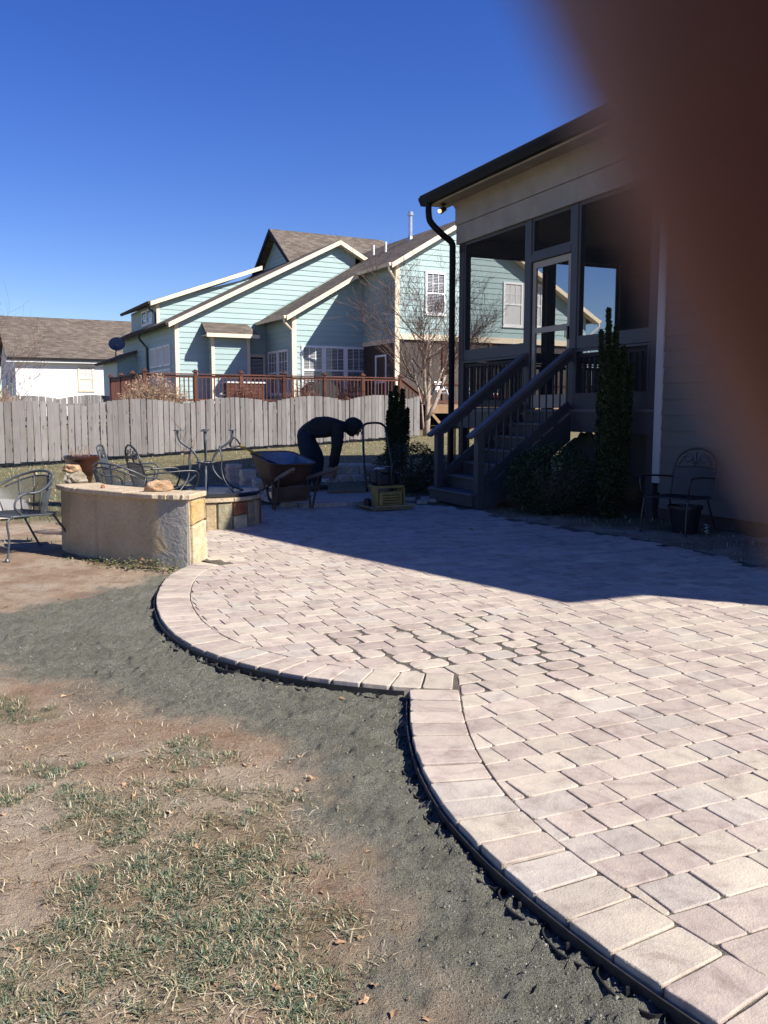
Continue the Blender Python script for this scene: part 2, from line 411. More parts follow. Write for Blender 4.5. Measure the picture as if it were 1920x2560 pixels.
mb = MB(); mb.add([(x, y, -0.0055) for x, y in bedpoly], [tuple(range(len(bedpoly)))])
pme = bpy.data.meshes.new('patio'); 
bm = bmesh.new(); vv = [bm.verts.new((x, y, -0.0055)) for x, y in bedpoly]; fc = bm.faces.new(vv)
if fc.normal.z < 0 or area2(bedpoly) < 0: fc.normal_flip()
bmesh.ops.triangulate(bm, faces=[fc]); bm.to_mesh(pme); bm.free(); pme.materials.append(M['joint_sand'])
patio = bpy.data.objects.new('patio', pme); COL.objects.link(patio); patio['kind'] = 'structure'
N = Nodes('tumbled_concrete_paver'); co = N.coord()
ti = N.attr('tint').outputs['Color']
b1 = N.noise(co, 7, 5, 0.7, 0.6); b2 = N.noise(co, 26, 4, 0.7); b3 = N.noise(co, 150, 3, 0.8); b4 = N.noise(co, 1.1, 3)
pc = N.mix(1.0, ti, N.ramp(b1, [(0.30, (0.70, 0.65, 0.65)), (0.5, (1, 1, 1)), (0.68, (1.16, 1.16, 1.10))]), 'MULTIPLY')
pc = N.mix(1.0, pc, N.ramp(b4, [(0.3, (0.92, 0.90, 0.90)), (0.7, (1.06, 1.06, 1.04))]), 'MULTIPLY')
pc = N.mix(N.ramp(b2, [(0.58, 0.0), (0.78, 0.5)]), pc, (0.58, 0.52, 0.46))
pc = N.mix(N.ramp(b3, [(0.66, 0.0), (0.74, 0.55)]), pc, (0.22, 0.17, 0.15))
pc = N.mix(N.ramp(b3, [(0.26, 0.5), (0.33, 0.0)]), pc, (0.64, 0.59, 0.53))
hh = N.math('ADD', N.math('MULTIPLY', b2, 0.6), N.math('MULTIPLY', b3, 0.4))
N.bump(hh, 0.0055); M['paver'] = N.base(pc, 0.88, 0, 0.25)
prnd = random.Random(5)
def paver_tint():
    h = prnd.random(); k = prnd.uniform(0.88, 1.06)
    a = (0.455, 0.375, 0.305); b = (0.475, 0.405, 0.32); c = (0.42, 0.342, 0.285); d = (0.44, 0.382, 0.32)
    base = a if h < .45 else b if h < .70 else c if h < .88 else d
    return sc(base, k)
def rounded(poly, r, jit):
    """cut corners of a convex polygon irregularly, as tumbled pavers have them"""
    out = []; n = len(poly)
    for i in range(n):
        p0 = Vector(poly[i-1]); p1 = Vector(poly[i]); p2 = Vector(poly[(i+1) % n])
        a = (p0-p1); b = (p2-p1); la, lb = a.length, b.length
        if la < 1e-5 or lb < 1e-5: continue
        rr = min(r*prnd.uniform(0.5, 1.7), la*.35, lb*.35)
        q1 = p1 + a/la*rr; q2 = p1 + b/lb*rr
        mid = (q1+q2+p1*0.9)/2.9
        out += [q1, mid, q2]
        if lb > 0.07:
            s_ = p1 + b*prnd.uniform(.42, .58); nn = Vector((b.y, -b.x))/lb
            out.append(s_ + nn*prnd.uniform(-jit, jit*.4))
    return [(q.x, q.y) for q in out]
def paver_mesh(mb, poly, zt, depth=0.055, bev=0.0036, tilt=(0, 0), r=0.011, jit=0.0022):
    """poly is counter-clockwise; sides, a worn shoulder and a top"""
    if area2(poly) < 0: poly = poly[::-1]
    P_ = rounded(poly, r, jit); n = len(P_)
    cx = sum(p[0] for p in P_)/n; cy = sum(p[1] for p in P_)/n
    def ins(p, k):
        d = Vector((cx-p[0], cy-p[1])); L = d.length
        return (p[0]+d.x/L*k, p[1]+d.y/L*k) if L > 1e-6 else p
    rings = [[(x, y, zt-depth) for x, y in P_], [(x, y, zt-bev) for x, y in P_]]
    r3 = [ins(p, bev*.45) for p in P_]; r4 = [ins(p, bev*1.25) for p in P_]
    rings.append([(x, y, zt-bev*.35*prnd.uniform(.6, 1.4)) for x, y in r3]); rings.append([(x, y, zt) for x, y in r4])
    vs_ = [(x, y, z + (x-cx)*tilt[0] + (y-cy)*tilt[1]) for rg in rings for x, y, z in rg]
    fs_ = []
    for k in range(3):
        for i in range(n): j = (i+1) % n; fs_.append((k*n+i, k*n+j, (k+1)*n+j, (k+1)*n+i))
    fs_.append(tuple(3*n+i for i in range(n)))
    mb.col = paver_tint(); mb.add(vs_, fs_)
IN1 = inset_curve(A1, T1, BW+0.004); IN2 = inset_curve(A2, T2, BW+0.004)
I1 = IN1[::4]; I2 = IN2[::4]; N1 = [inward(t) for t in T1[::4]]; N2 = [inward(t) for t in T2[::4]]
def inner_clip(poly):
    cx = sum(p[0] for p in poly)/len(poly); cy = sum(p[1] for p in poly)/len(poly)
    first = (cy - 4.17) > 0.443*(cx-0.36)
    I, NN = (I1, N1) if first else (I2, N2)
    dmin = 1e9
    def near(px, py):
        b = None; bd = 1e9
        for i, q in enumerate(I):
            d = (q.x-px)**2+(q.y-py)**2
            if d < bd: bd = d; b = i
        return b, bd
    i, bd = near(cx, cy)
    if bd > 0.3**2:
        q = I[i]; nn = NN[i]
        return poly if (cx-q.x)*nn.x+(cy-q.y)*nn.y > 0 or (i in (0, len(I)-1)) else []
    res = poly
    if i == 0 and first: return poly
    for px, py in [(cx, cy)]+list(poly):
        i, bd = near(px, py); q = I[i]; nn = NN[i]
        if i == 0 and first: continue
        if not res: return []
        res = clip_half(res, -nn.x, -nn.y, -(nn.x*q.x+nn.y*q.y))
    return res
cands = []
row = 0; ustep = 0.1475
ulo, uhi = -3.2, 14.5
uu = ulo
while uu < uhi:
    wrow = ustep; e = -6.0 + prnd.uniform(0, .2)
    while e < 8.5:
        L = prnd.choice((0.148, 0.222, 0.222, 0.185, 0.222, 0.148))
        g = prnd.uniform(0.0010, 0.0026)
        wide = False
        quad = []
        for a, b in ((e+g, uu+g), (e+L-g, uu+g), (e+L-g, uu+wrow-g), (e+g, uu+wrow-g)):
            q = E_*a + U_*b; quad.append((q.x+prnd.uniform(-.0022, .0022), q.y+prnd.uniform(-.0022, .0022)))
        e += L
        cx = sum(p[0] for p in quad)/4; cy = sum(p[1] for p in quad)/4
        if not (-3.3 < cx < 4.6 and 0.9 < cy < 12.5): continue
        ins_ = [in_poly(x, y, PATIO) for x, y in quad]
        if not any(ins_): continue
        nearcurve = cx < 1.9 and cy < 8.2
        if not nearcurve and sum(ins_) < 3: continue
        poly = quad
        if nearcurve:
            poly = inner_clip(quad)
            if len(poly) < 3 or abs(area2(poly)) < 0.0014: continue
        wide = (math.hypot(cx-.35, (cy-4.75)*.9) < .75 and prnd.random() < .55)
        if wide:
            k_ = prnd.uniform(.88, .95); mx_ = sum(p[0] for p in poly)/len(poly); my_ = sum(p[1] for p in poly)/len(poly)
            poly = [(mx_+(p[0]-mx_)*k_, my_+(p[1]-my_)*k_) for p in poly]
        cands.append((poly, cx, cy, .03 if wide else .011))
    uu += wrow
def vis(c):
    x, y = c[1], c[2]; r = x/y
    return (math.hypot(x, y) if abs(r) < 0.46 and y > 1.6 else 100+math.hypot(x, y))
cands.sort(key=vis)
rest = MB()
for i, (poly, cx, cy, rr_) in enumerate(cands):
    zt = prnd.uniform(-0.0012, 0.0012); tl = (prnd.gauss(0, .0035), prnd.gauss(0, .0035))
    if i < 290:
        mb = MB(); paver_mesh(mb, poly, zt, tilt=tl, r=rr_); o = mb.build('paver', M['paver'], patio); smooth_angle(o, 40) if False else None
    else: paver_mesh(rest, poly, zt, tilt=tl, r=rr_)
rest.build('distant_pavers', M['paver'], patio, kind='stuff')
# border: a soldier course following each arc
def border(A, T, pitch, i0, i1):
    s_ = i0
    while s_ + pitch*.6 < i1:
        L = pitch*prnd.uniform(.96, 1.04); a = int(s_*100)+0; b = int((s_+L)*100)
        if b >= len(A): break
        g = 0.004
        ta, tb = T[a], T[b]; pa = A[a]+ta*g; pb = A[b]-tb*g
        qa = pa + inward(ta)*BW*prnd.uniform(.985, 1.005); qb = pb + inward(tb)*BW*prnd.uniform(.985, 1.005)
        oa = pa + inward(ta)*prnd.uniform(0.0, .006); ob = pb + inward(tb)*prnd.uniform(0, .006)
        mb = MB(); paver_mesh(mb, [(oa.x, oa.y), (ob.x, ob.y), (qb.x, qb.y), (qa.x, qa.y)], prnd.uniform(-.001, .004), tilt=(prnd.gauss(0, .006), prnd.gauss(0, .006)), r=.009)
        mb.build('border_paver', M['paver'], patio)
        s_ += L
border(A1, T1, 0.150, 0.16, len(A1)/100-0.01)
border(A2, T2, 0.150, 0.0, len(A2)/100-0.02)
# ---- black plastic edge restraint with looped braces
M['edging'] = m_plain('black_plastic_edging', (0.018, 0.018, 0.02), 0.45, 0.4, 18)
N = Nodes('dusty_black_plastic'); co = N.coord(); f = N.noise(co, 22, 4, .7)
M['edging'] = N.base(N.ramp(f, [(0.35, (0.016, 0.016, 0.018)), (0.6, (0.035, 0.034, 0.032)), (0.8, (0.10, 0.095, 0.08))]), 0.5, 0, 0.4)
def edging(A, T, name, label, i0, i1, lstep):
    root = empty(name, (A[i0].x, A[i0].y, -0.05), 0, label, 'paver edging')
    mb = MB(); idx = list(range(i0, i1, 3))
    o_ = [A[i] - inward(T[i])*0.008 for i in idx]; p_ = [A[i] - inward(T[i])*0.013 for i in idx]
    vs_ = []
    for a, b in zip(o_, p_): vs_ += [(a.x, a.y, -.085), (a.x, a.y, -.016), (b.x, b.y, -.016), (b.x, b.y, -.085)]
    fs_ = []
    for i in range(len(idx)-1):
        for k in range(3): fs_.append((i*4+k, i*4+k+1, i*4+5+k, i*4+4+k))
    mb.add(vs_, fs_); mb.build('edge_strip', M['edging'], root, world=True)
    i = i0 + 6
    while i + lstep < i1 - 4:
        a = A[i]; b = A[i+lstep]; m_ = A[i+lstep//2]
        nn = inward(T[i+lstep//2])
        z = -0.051 + rnd.uniform(-.010, .006)
        ptsb = spline([(a - inward(T[i])*.012 + Vector((0,0,z+.006))), (a*.8+m_*.2 - nn*.042 + Vector((0,0,z))), (m_ - nn*.056 + Vector((0,0,z-.002))), (b*.8+m_*.2 - nn*.042 + Vector((0,0,z))), (b - inward(T[i+lstep])*.012 + Vector((0,0,z+.006)))], 4)
        mb = MB()
        vs_ = []; fs_ = []
        for q in ptsb: vs_ += [(q.x, q.y, q.z-.014), (q.x, q.y, q.z+.010), (q.x-nn.x*.005, q.y-nn.y*.005, q.z+.010), (q.x-nn.x*.005, q.y-nn.y*.005, q.z-.014)]
        for k in range(len(ptsb)-1):
            for j in range(3): fs_.append((k*4+j, k*4+j+1, k*4+5+j, k*4+4+j))
        mb.add(vs_, fs_)
        q = m_ - nn*.03; mb.box(q.x-.004, q.x+.004, q.y-.004, q.y+.004, z-.03, z+.022)
        mb.build('brace_loop', M['edging'], root, world=True)
        i += lstep
    return root
edging(A1, T1, 'paver_edging', 'black plastic paver edging round the patio curve that ends at the stone-faced wall', 18, len(A1)-26, 18)
edging(A2, T2, 'paver_edging', 'black plastic paver edging round the patio curve beside the patchy lawn', 2, len(A2)-2, 20)
# ---- loose stuff on the ground: grains, straw, grass blades
def tint_mat(name, rough=0.8, trans=0.0):
    N = Nodes(name); a = N.attr('tint').outputs['Color']; N.base(a, rough, 0, 0.2)
    return N.m
M['tinted'] = tint_mat('grass_blades')
grains = MB(); gr = random.Random(3)
for i in range(30000):
    x = gr.uniform(-3.2, 1.6); y = 1.55 + gr.random()**1.7*6
    if not in_poly(x, y, SCREEN) or in_poly(x, y, PATIO):
        if gr.random() > .10: continue
    if in_poly(x, y, PATIO): continue
    s_ = gr.choice((.002, .0025, .003, .003, .0035, .0045, .006)) * gr.uniform(.7, 1.2); z = ground_at(x, y)
    k = gr.uniform(.45, 1.15); grains.col = sc((.21, .20, .157), k) if gr.random() < .985 else (.45, .40, .33)
    pts = [(x+s_*gr.uniform(.6, 1.2), y, z), (x, y+s_*gr.uniform(.6, 1.2), z), (x-s_, y, z), (x, y-s_, z), (x, y, z+s_*.9), (x, y, z-s_*.6)]
    grains.add(pts, [(0,1,4),(1,2,4),(2,3,4),(3,0,4)])
o = grains.build('stone_screenings', M['tinted'], kind='stuff'); tag(o, 'loose grey stone screenings spread along the new paver edging', 'gravel')
def blade(mb, x, y, z, h, wd, lean, az, c, bend=0.5):
    dx, dy = cos(az), sin(az); px, py = -dy*wd/2, dx*wd/2
    m1 = (x+dx*lean*.35, y+dy*lean*.35, z+h*.62); m2 = (x+dx*lean, y+dy*lean, z+h*(1-.25*bend))
    mb.col = c
    mb.add([(x-px, y-py, z-.004), (x+px, y+py, z-.004), (m1[0]+px*.8, m1[1]+py*.8, m1[2]), (m1[0]-px*.8, m1[1]-py*.8, m1[2]), m2], [(0,1,2,3), (3,2,4)])
GREENS = [(.045,.085,.036), (.075,.118,.060), (.115,.150,.090), (.040,.070,.038), (.18,.205,.145), (.15,.18,.11)]
STRAW = [(.40,.32,.19), (.50,.42,.29), (.33,.25,.14), (.27,.21,.12)]
grass = MB(); gr = random.Random(8)
n = 0
for i in range(2600):
    y = 1.5 + gr.random()**1.35*3.6; x = gr.uniform(-.47*y-.1, .35)
    if in_poly(x, y, PATIO): continue
    dsc = poly_dist(x, y, SCREEN) * (1 if in_poly(x, y, SCREEN) else -1)
    dens = fbm(x, y, 1.6, 4) + .45*sstep(4.5, 2.2, y) - .15 + .55*fbm(x, y, 6, 2)
    if dens < .16 or dsc > -.10: continue
    if gr.random() > min(1, dens*1.5): continue
    z = ground_at(x, y); rr = gr.uniform(.02, .075); nb = int(gr.uniform(24, 64)); main = gr.uniform(0, 2*pi); dry = gr.random() < .2
    for k in range(nb):
        a = gr.uniform(0, 2*pi); r_ = rr*math.sqrt(gr.random()); h = gr.uniform(.006, .020)*(.7+.5*gr.random())
        c = sc(gr.choice(STRAW if gr.random() < (.65 if dry else .24) else GREENS), gr.uniform(.75, 1.3))
        az = main + gr.gauss(0, .9) if gr.random() < .5 else a
        blade(grass, x+r_*cos(a), y+r_*sin(a), z, h, gr.uniform(.0018, .0036), h*gr.uniform(.7, 2.3), az, c)
for i in range(13000):      # straw lying flat and thatch
    y = 1.5 + gr.random()**1.3*4.2; x = gr.uniform(-.48*y-.1, .3)
    if in_poly(x, y, PATIO): continue
    dsc = poly_dist(x, y, SCREEN) * (1 if in_poly(x, y, SCREEN) else -1)
    if dsc > .02 or fbm(x+7, y, 2.0, 3) + .35*sstep(4.8, 3, y) < -.05 or gr.random() < sstep(-.25, .02, dsc)*.8: continue
    z = ground_at(x, y) + .003; L = gr.uniform(.012, .06); c = sc(gr.choice(STRAW), gr.uniform(.7, 1.35)); az = gr.uniform(0, 2*pi) if gr.random() < .5 else gr.gauss(.5, .5)
    blade(grass, x, y, z, gr.uniform(.002, .014), gr.uniform(.0018, .0042), L, az, c, .8)
for i in range(26000):     # the lawn further back
    y = 8.6 + gr.random()**0.85*20; x = gr.uniform(-.46*y-.6, .12*y+.4)
    if in_poly(x, y, PATIO): continue
    if y < 13 and x > -2.7: continue
    wgt = sstep(-0.1, .35, fbm(x, y, .55, 4) + 1.1*sstep(8.6, 13.5, y) - .15)
    if gr.random() > wgt: continue
    if x > 1.0 and y < 16.5: continue
    h = gr.uniform(.02, .06); c = sc(gr.choice(STRAW if gr.random() < .3 else GREENS), gr.uniform(.9, 1.5))
    blade(grass, x, y, gbase(x, y)-.05, h, gr.uniform(.006, .013), h*gr.uniform(.3, 1.1), gr.uniform(0, 2*pi), c)
for i in range(2200):      # weeds in the strip beside the near house
    t = gr.uniform(-9, .2); q = F0 + Vector((E_.x, E_.y, 0))*(-gr.random()*2.6) + Vector((U_.x, U_.y, 0))*t
    if in_poly(q.x, q.y, PATIO) or q.y < 3: continue
    h = gr.uniform(.02, .06); c = sc(gr.choice(STRAW if gr.random() < .35 else GREENS), gr.uniform(.7, 1.2))
    blade(grass, q.x, q.y, gbase(q.x, q.y)-.05, h, gr.uniform(.004, .01), h*gr.uniform(.3, 1.2), gr.uniform(0, 2*pi), c)
o = grass.build('grass', M['tinted'], kind='stuff'); tag(o, 'patchy winter grass and dry straw on the bare yard', 'grass')
# ivy and weeds at the foot of the stucco wall
ivy = MB()
for i in range(900):
    t = gr.random(); bx = -3.0 + 1.35*t; by = 8.23 - .85*t - .1*sin(pi*t); s_ = gr.gauss(0, .09)
    k = sstep(.1, .75, t)
    if gr.random() > .25 + .75*k: continue
    x, y = bx - .38*abs(s_) - .05, by - 1.0*abs(s_) - .05; z = gbase(x, y) - .05 + gr.random()*.10*k*math.exp(-abs(s_)*6); L = gr.uniform(.012, .028); az = gr.uniform(0, 2*pi)
    c = sc(gr.choice([(.075,.095,.03), (.12,.14,.05), (.05,.07,.03), (.20,.16,.08), (.16,.09,.05)]), gr.uniform(.7, 1.4)); ivy.col = c
    dx, dy = cos(az)*L, sin(az)*L; tz = gr.uniform(-.6, 1)*L
    ivy.add([(x, y, z), (x+dx*.6-dy*.5, y+dy*.6+dx*.5, z+tz*.6), (x+dx*1.3, y+dy*1.3, z+tz), (x+dx*.6+dy*.5, y+dy*.6-dx*.5, z+tz*.4)], [(0,1,2,3)])
o = ivy.build('ivy', M['tinted'], kind='stuff'); tag(o, 'low green ivy and weeds along the foot of the stucco wall', 'ground cover')
# ------------------------------------------------------------------ building helpers
def add_uv(o, fn):
    me = o.data; uv = me.uv_layers.new(name='UVMap')
    for l in me.loops: uv.data[l.index].uv = fn(me.vertices[l.vertex_index].co)
def slab(name, poly, thick, mat, parent):
    """sloping roof slab; poly lists the top corners, the first edge is the eave"""
    P_ = [Vector(p) for p in poly]; ex = (P_[1]-P_[0]).normalized(); nrm = Vector((0,0,0))
    for i in range(1, len(P_)-1): nrm += (P_[i]-P_[0]).cross(P_[i+1]-P_[0])
    nrm.normalize()
    if nrm.z < 0: nrm = -nrm
    ey = nrm.cross(ex)
    mb = MB(); mb.prism(P_, -nrm*thick); o = mb.build(name, mat, parent)
    p0 = P_[0]; add_uv(o, lambda c: ((c-p0).dot(ex), (c-p0).dot(ey)))
    return o
def siding(parent, poly, axis, plane, out, expo, mat, name='siding_board', z0=None, th=0.014):
    """lapped boards clipped to a wall polygon. poly in (s, z); axis 'x' or 'y' is the run of the wall, plane its other coordinate, out = +-1 the outward side"""
    zs = [p[1] for p in poly]; z = min(zs) if z0 is None else z0
    if area2(poly) < 0: poly = poly[::-1]
    while z < max(zs)-0.01:
        c = clip_half(clip_half(poly, 0, -1, -z), 0, 1, z+expo)
        if len(c) >= 3 and abs(area2(c)) > 0.002:
            mb = MB(); n = len(c); f = []; b = []
            for s_, q in c:
                k = plane + out*(th*(1-(q-z)/expo) + 0.003)
                f.append((s_, k, q) if axis == 'x' else (k, s_, q)); b.append((s_, plane-out*.01, q) if axis == 'x' else (plane-out*.01, s_, q))
            fl = (axis == 'x') == (out > 0)
            fs_ = [tuple(range(n))[::-1] if fl else tuple(range(n))]
            for i in range(n):
                j = (i+1) % n; fs_.append((i, j, j+n, i+n) if fl else (j, i, i+n, j+n))
            mb.add(f+b, fs_); mb.build(name, mat, parent)
        z += expo
def wall_poly(parent, name, poly, axis, plane, out, mat, th=0.12):
    mb = MB(); P_ = [((s_, plane, q) if axis == 'x' else (plane, s_, q)) for s_, q in poly]
    mb.prism(P_, (0, -out*th, 0) if axis == 'x' else (-out*th, 0, 0)); return mb.build(name, mat, parent)
def sash_window(parent, s0, s1, z0, z1, axis, plane, out, grid=(3, 2), name='window', blinds=True, fw=0.085, glass='glass', mat='white'):
    """double-hung window: frame, sill, two panes, muntins in the upper sash, blind slats behind"""
    def bx(mb, a0, a1, c0, c1, d0, d1):
        lo, hi = sorted((plane+out*d0, plane+out*d1))
        if axis == 'x': mb.box(a0, a1, lo, hi, c0, c1)
        else: mb.box(lo, hi, a0, a1, c0, c1)
    mb = MB(); zm = (z0+z1)/2
    bx(mb, s0-fw, s0, z0-fw, z1+fw, .0, .045); bx(mb, s1, s1+fw, z0-fw, z1+fw, .0, .045)
    bx(mb, s0, s1, z1, z1+fw, .0, .048); bx(mb, s0, s1, z0-fw, z0, .0, .048); bx(mb, s0, s1, zm-.03, zm+.03, .0, .04)
    wn = mb.build(name, M[mat], parent)
    for k, (a, b) in enumerate(((z0, zm-.03), (zm+.03, z1))):
        mb = MB(); bx(mb, s0, s1, a, b, .012, .016); mb.build('pane', M[glass], wn)
    mb = MB()
    for i in range(1, grid[0]): x = s0+(s1-s0)*i/grid[0]; bx(mb, x-.011, x+.011, zm+.03, z1, .017, .03)
    for i in range(1, grid[1]): z = zm+.03+(z1-zm-.03)*i/grid[1]; bx(mb, s0, s1, z-.011, z+.011, .0172, .029)
    mb.build('muntin', M[mat], wn)
    if blinds:
        mb = MB(); z = z0+.03
        while z < z1-.02:
            if abs(z-zm) > .045: bx(mb, s0+.01, s1-.01, z, z+.017, .0162, .0168)
            z += 0.056
        mb.build('blind_slats', M['blind'], wn)
    mb = MB(); bx(mb, s0-fw-.03, s1+fw+.03, z0-fw-.04, z0-fw-.003, .0, .06); mb.build('sill', M[mat], wn)
    return wn
N = Nodes('insect_screen'); tr = N.new('ShaderNodeBsdfTransparent'); mx = N.new('ShaderNodeMixShader')
N.base((0.025, 0.025, 0.027), 0.7, 0, 0.2); mx.inputs[0].default_value = 0.34
N.link(tr.outputs[0], mx.inputs[1]); N.link(N.b.outputs[0], mx.inputs[2]); N.link(mx.outputs[0], N.out.inputs['Surface']); M['screen'] = N.m
# ------------------------------------------------------------------ the near house: local x runs into the house, local y along its facade (away from the camera)
near = empty('house', (F0.x, F0.y, 0), HOUSE_RZ, 'near taupe-sided house with a raised screened porch, white corner trim and dark gutter', 'house')
FL = 1.30                                      # porch floor
mb = MB(); mb.box(0.03, 3.5, -1.70, 3.22, FL-.06, FL-.002); mb.build('porch_floor', M['grey_paint'], near)
mb = MB(); mb.box(-.02, .03, -1.74, 3.27, 1.0, FL-.03); mb.box(.03, 3.5, 3.22, 3.27, 1.0, FL-.03); mb.build('rim_board', M['grey_paint'], near)
mb = MB(); mb.box(-.045, .02, -1.74, 3.29, FL-.03, FL+.012); mb.build('floor_nosing', M['grey_tread'], near)
for (x, y) in ((.07, 3.15), (.07, 1.13), (.07, -1.66), (1.75, 3.15), (3.4, 3.15), (3.4, .5)):
    mb = MB(); mb.box(x-.07, x+.07, y-.07, y+.07, -.05, 1.0); mb.build('porch_pier', M['grey_paint'], near)
for y, wd in ((3.18, .15), (1.13, .15), (0.0, .15), (-1.66, .16)):
    mb = MB(); mb.cbox(.0, .13, y-wd/2, y+wd/2, FL+.012, 4.080, .008); mb.build('porch_post', M['grey_paint'], near)
for x in (1.78, 3.38):
    mb = MB(); mb.cbox(x-.09, x+.09, 3.11, 3.25, FL+.0, 3.920, .008); mb.build('porch_post', M['porch_dark'], near)
# frieze, soffit, fascia, gutter
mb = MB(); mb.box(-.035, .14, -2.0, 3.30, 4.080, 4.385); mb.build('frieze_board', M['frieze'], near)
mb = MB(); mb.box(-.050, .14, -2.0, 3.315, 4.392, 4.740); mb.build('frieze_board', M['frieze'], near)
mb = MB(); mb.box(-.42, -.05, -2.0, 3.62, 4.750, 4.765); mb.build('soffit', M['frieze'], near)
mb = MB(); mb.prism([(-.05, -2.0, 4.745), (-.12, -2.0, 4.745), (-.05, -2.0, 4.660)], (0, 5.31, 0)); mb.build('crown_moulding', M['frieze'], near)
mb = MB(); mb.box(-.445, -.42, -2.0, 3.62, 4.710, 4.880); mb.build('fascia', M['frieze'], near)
gp = [(-.445, 4.870), (-.575, 4.870), (-.575, 4.835), (-.545, 4.780), (-.53, 4.740), (-.445, 4.740)]
mb = MB(); mb.prism([(a, -2.6, b) for a, b in gp], (0, 6.27, 0)); mb.build('gutter', M['dark_roof'], near)
mb = MB(); pts = spline([(-.50, 3.42, 4.760), (-.50, 3.42, 4.580), (-.46, 3.41, 4.430), (-.25, 3.38, 4.240), (-.09, 3.36, 4.120), (-.075, 3.355, 3.930), (-.075, 3.355, 3.6)], 5)
mb.tube(pts, .055, 8); mb.tube([(-.075, 3.355, 3.6), (-.075, 3.355, .12), (-.25, 3.36, -.01)], .055, 8); o = mb.build('downspout', M['dark_roof'], near); smooth_angle(o, 50)
# porch roof (rises into the house) and main roof with its gable towards the patio
S1 = .50
slab('roof', [(-.56, 3.66, 4.900), (-.56, -2.6, 4.900), (3.9, -2.6, 4.900+4.46*S1), (3.9, 3.66, 4.900+4.46*S1)], .07, M['roof'], near)
slab('roof', [(8.4, -2.6, 4.900), (8.4, 3.66, 4.900), (3.9, 3.66, 4.900+4.46*S1), (3.9, -2.6, 4.900+4.46*S1)], .07, M['roof'], near)
GB, GP, GH, GS = -9.46, -5.0, 4.48, .51        # gable: lower corner, peak position, eave height, slope
pk = GH+(GP-GB)*GS
slab('roof', [(-.40, GB, GH), (9.2, GB, GH), (9.2, GP, pk), (-.40, GP, pk)], .09, M['roof'], near)
slab('roof', [(9.2, -2.2, pk+GS*(GP+2.2)), (-.40, -2.2, pk+GS*(GP+2.2)), (-.40, GP, pk), (9.2, GP, pk)], .09, M['roof'], near)
# porch ceiling, gable end of the porch, far-end openings
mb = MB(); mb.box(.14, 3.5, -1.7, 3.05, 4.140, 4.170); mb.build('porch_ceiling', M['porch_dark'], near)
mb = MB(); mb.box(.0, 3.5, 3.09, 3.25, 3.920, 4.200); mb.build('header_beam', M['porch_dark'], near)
wall_poly(near, 'gable_wall', [(.0, 4.200), (7.8, 4.200), (7.8, 4.980), (3.9, 6.980), (.0, 5.030)], 'x', 3.26, 1, M['taupe'], .1)
mb = MB(); mb.prism([(-.42, 3.62, 4.740), (-.42, 3.62, 4.870), (3.9, 3.62, 7.030), (8.3, 3.62, 4.870), (8.3, 3.62, 4.740), (3.9, 3.62, 6.860)], (0, .03, 0)); mb.build('rake_board', M['frieze'], near)
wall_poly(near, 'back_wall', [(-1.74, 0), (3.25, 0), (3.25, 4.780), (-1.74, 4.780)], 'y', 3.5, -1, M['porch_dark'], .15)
mb = MB(); mb.box(-.42, -.05, 3.30, 3.62, 4.745, 4.749); mb.build('soffit_return', M['frieze'], near)
def rail_bay(fr, to, fixed, run):
    """knee rail with square balusters behind the screen; run 'y' = along the facade at x = fixed, 'x' = end wall at y = fixed"""
    def bx(n, a0, a1, z0, z1, hw, mat):
        mb = MB()
        mb.box(fixed-hw, fixed+hw, a0, a1, z0, z1) if run == 'y' else mb.box(a0, a1, fixed-hw, fixed+hw, z0, z1)
        return mb.build(n, mat, near)
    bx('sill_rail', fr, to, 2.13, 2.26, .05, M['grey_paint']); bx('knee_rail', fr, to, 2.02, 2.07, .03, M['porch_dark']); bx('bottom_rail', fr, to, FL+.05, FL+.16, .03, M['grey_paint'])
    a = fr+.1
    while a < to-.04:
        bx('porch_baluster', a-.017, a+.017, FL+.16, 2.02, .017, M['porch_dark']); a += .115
rail_bay(1.205, 3.10, .065, 'y'); rail_bay(-1.58, -.075, .065, 'y'); rail_bay(.14, 1.69, 3.18, 'x'); rail_bay(1.87, 3.29, 3.18, 'x')
mb = MB(); mb.box(.0, .13, -1.58, -.075, FL+.012, FL+.2); mb.build('kick_board', M['grey_paint'], near)
def screen(a0, a1, z0, z1, fixed, run, fr=.045):
    mb = MB()
    q = [(fixed, a0, z0), (fixed, a1, z0), (fixed, a1, z1), (fixed, a0, z1)] if run == 'y' else [(a0, fixed, z0), (a1, fixed, z0), (a1, fixed, z1), (a0, fixed, z1)]
    mb.add(q, [(0,1,2,3)]); mb.build('insect_screen', M['screen'], near)
    mb = MB(); h = .014
    def b(p0, p1, c0, c1): mb.box(fixed-h, fixed+h, p0, p1, c0, c1) if run == 'y' else mb.box(p0, p1, fixed-h, fixed+h, c0, c1)
    b(a0, a0+fr, z0, z1); b(a1-fr, a1, z0, z1); b(a0+fr, a1-fr, z0, z0+fr); b(a0+fr, a1-fr, z1-fr, z1)
    mb.build('screen_frame', M['grey_paint'] if run == 'y' else M['porch_dark'], near)
screen(1.205, 3.10, 2.26, 4.080, .03, 'y'); screen(1.205, 3.10, FL+.012, 2.12, .012, 'y', .03)
screen(-1.58, -.075, 2.26, 4.080, .03, 'y'); screen(-1.58, -.075, FL+.2, 2.12, .012, 'y', .03)
screen(.075, 1.055, 3.56, 4.080, .03, 'y'); screen(.14, 1.69, 2.26, 3.920, 3.19, 'x'); screen(1.87, 3.29, 2.26, 3.920, 3.19, 'x')
screen(.14, 1.69, FL+.17, 2.12, 3.20, 'x', .03); screen(1.87, 3.29, FL+.17, 2.12, 3.20, 'x', .03)
mb = MB(); mb.box(-.004, .12, .075, 1.055, 3.46, 3.56); mb.build('door_header', M['grey_paint'], near)
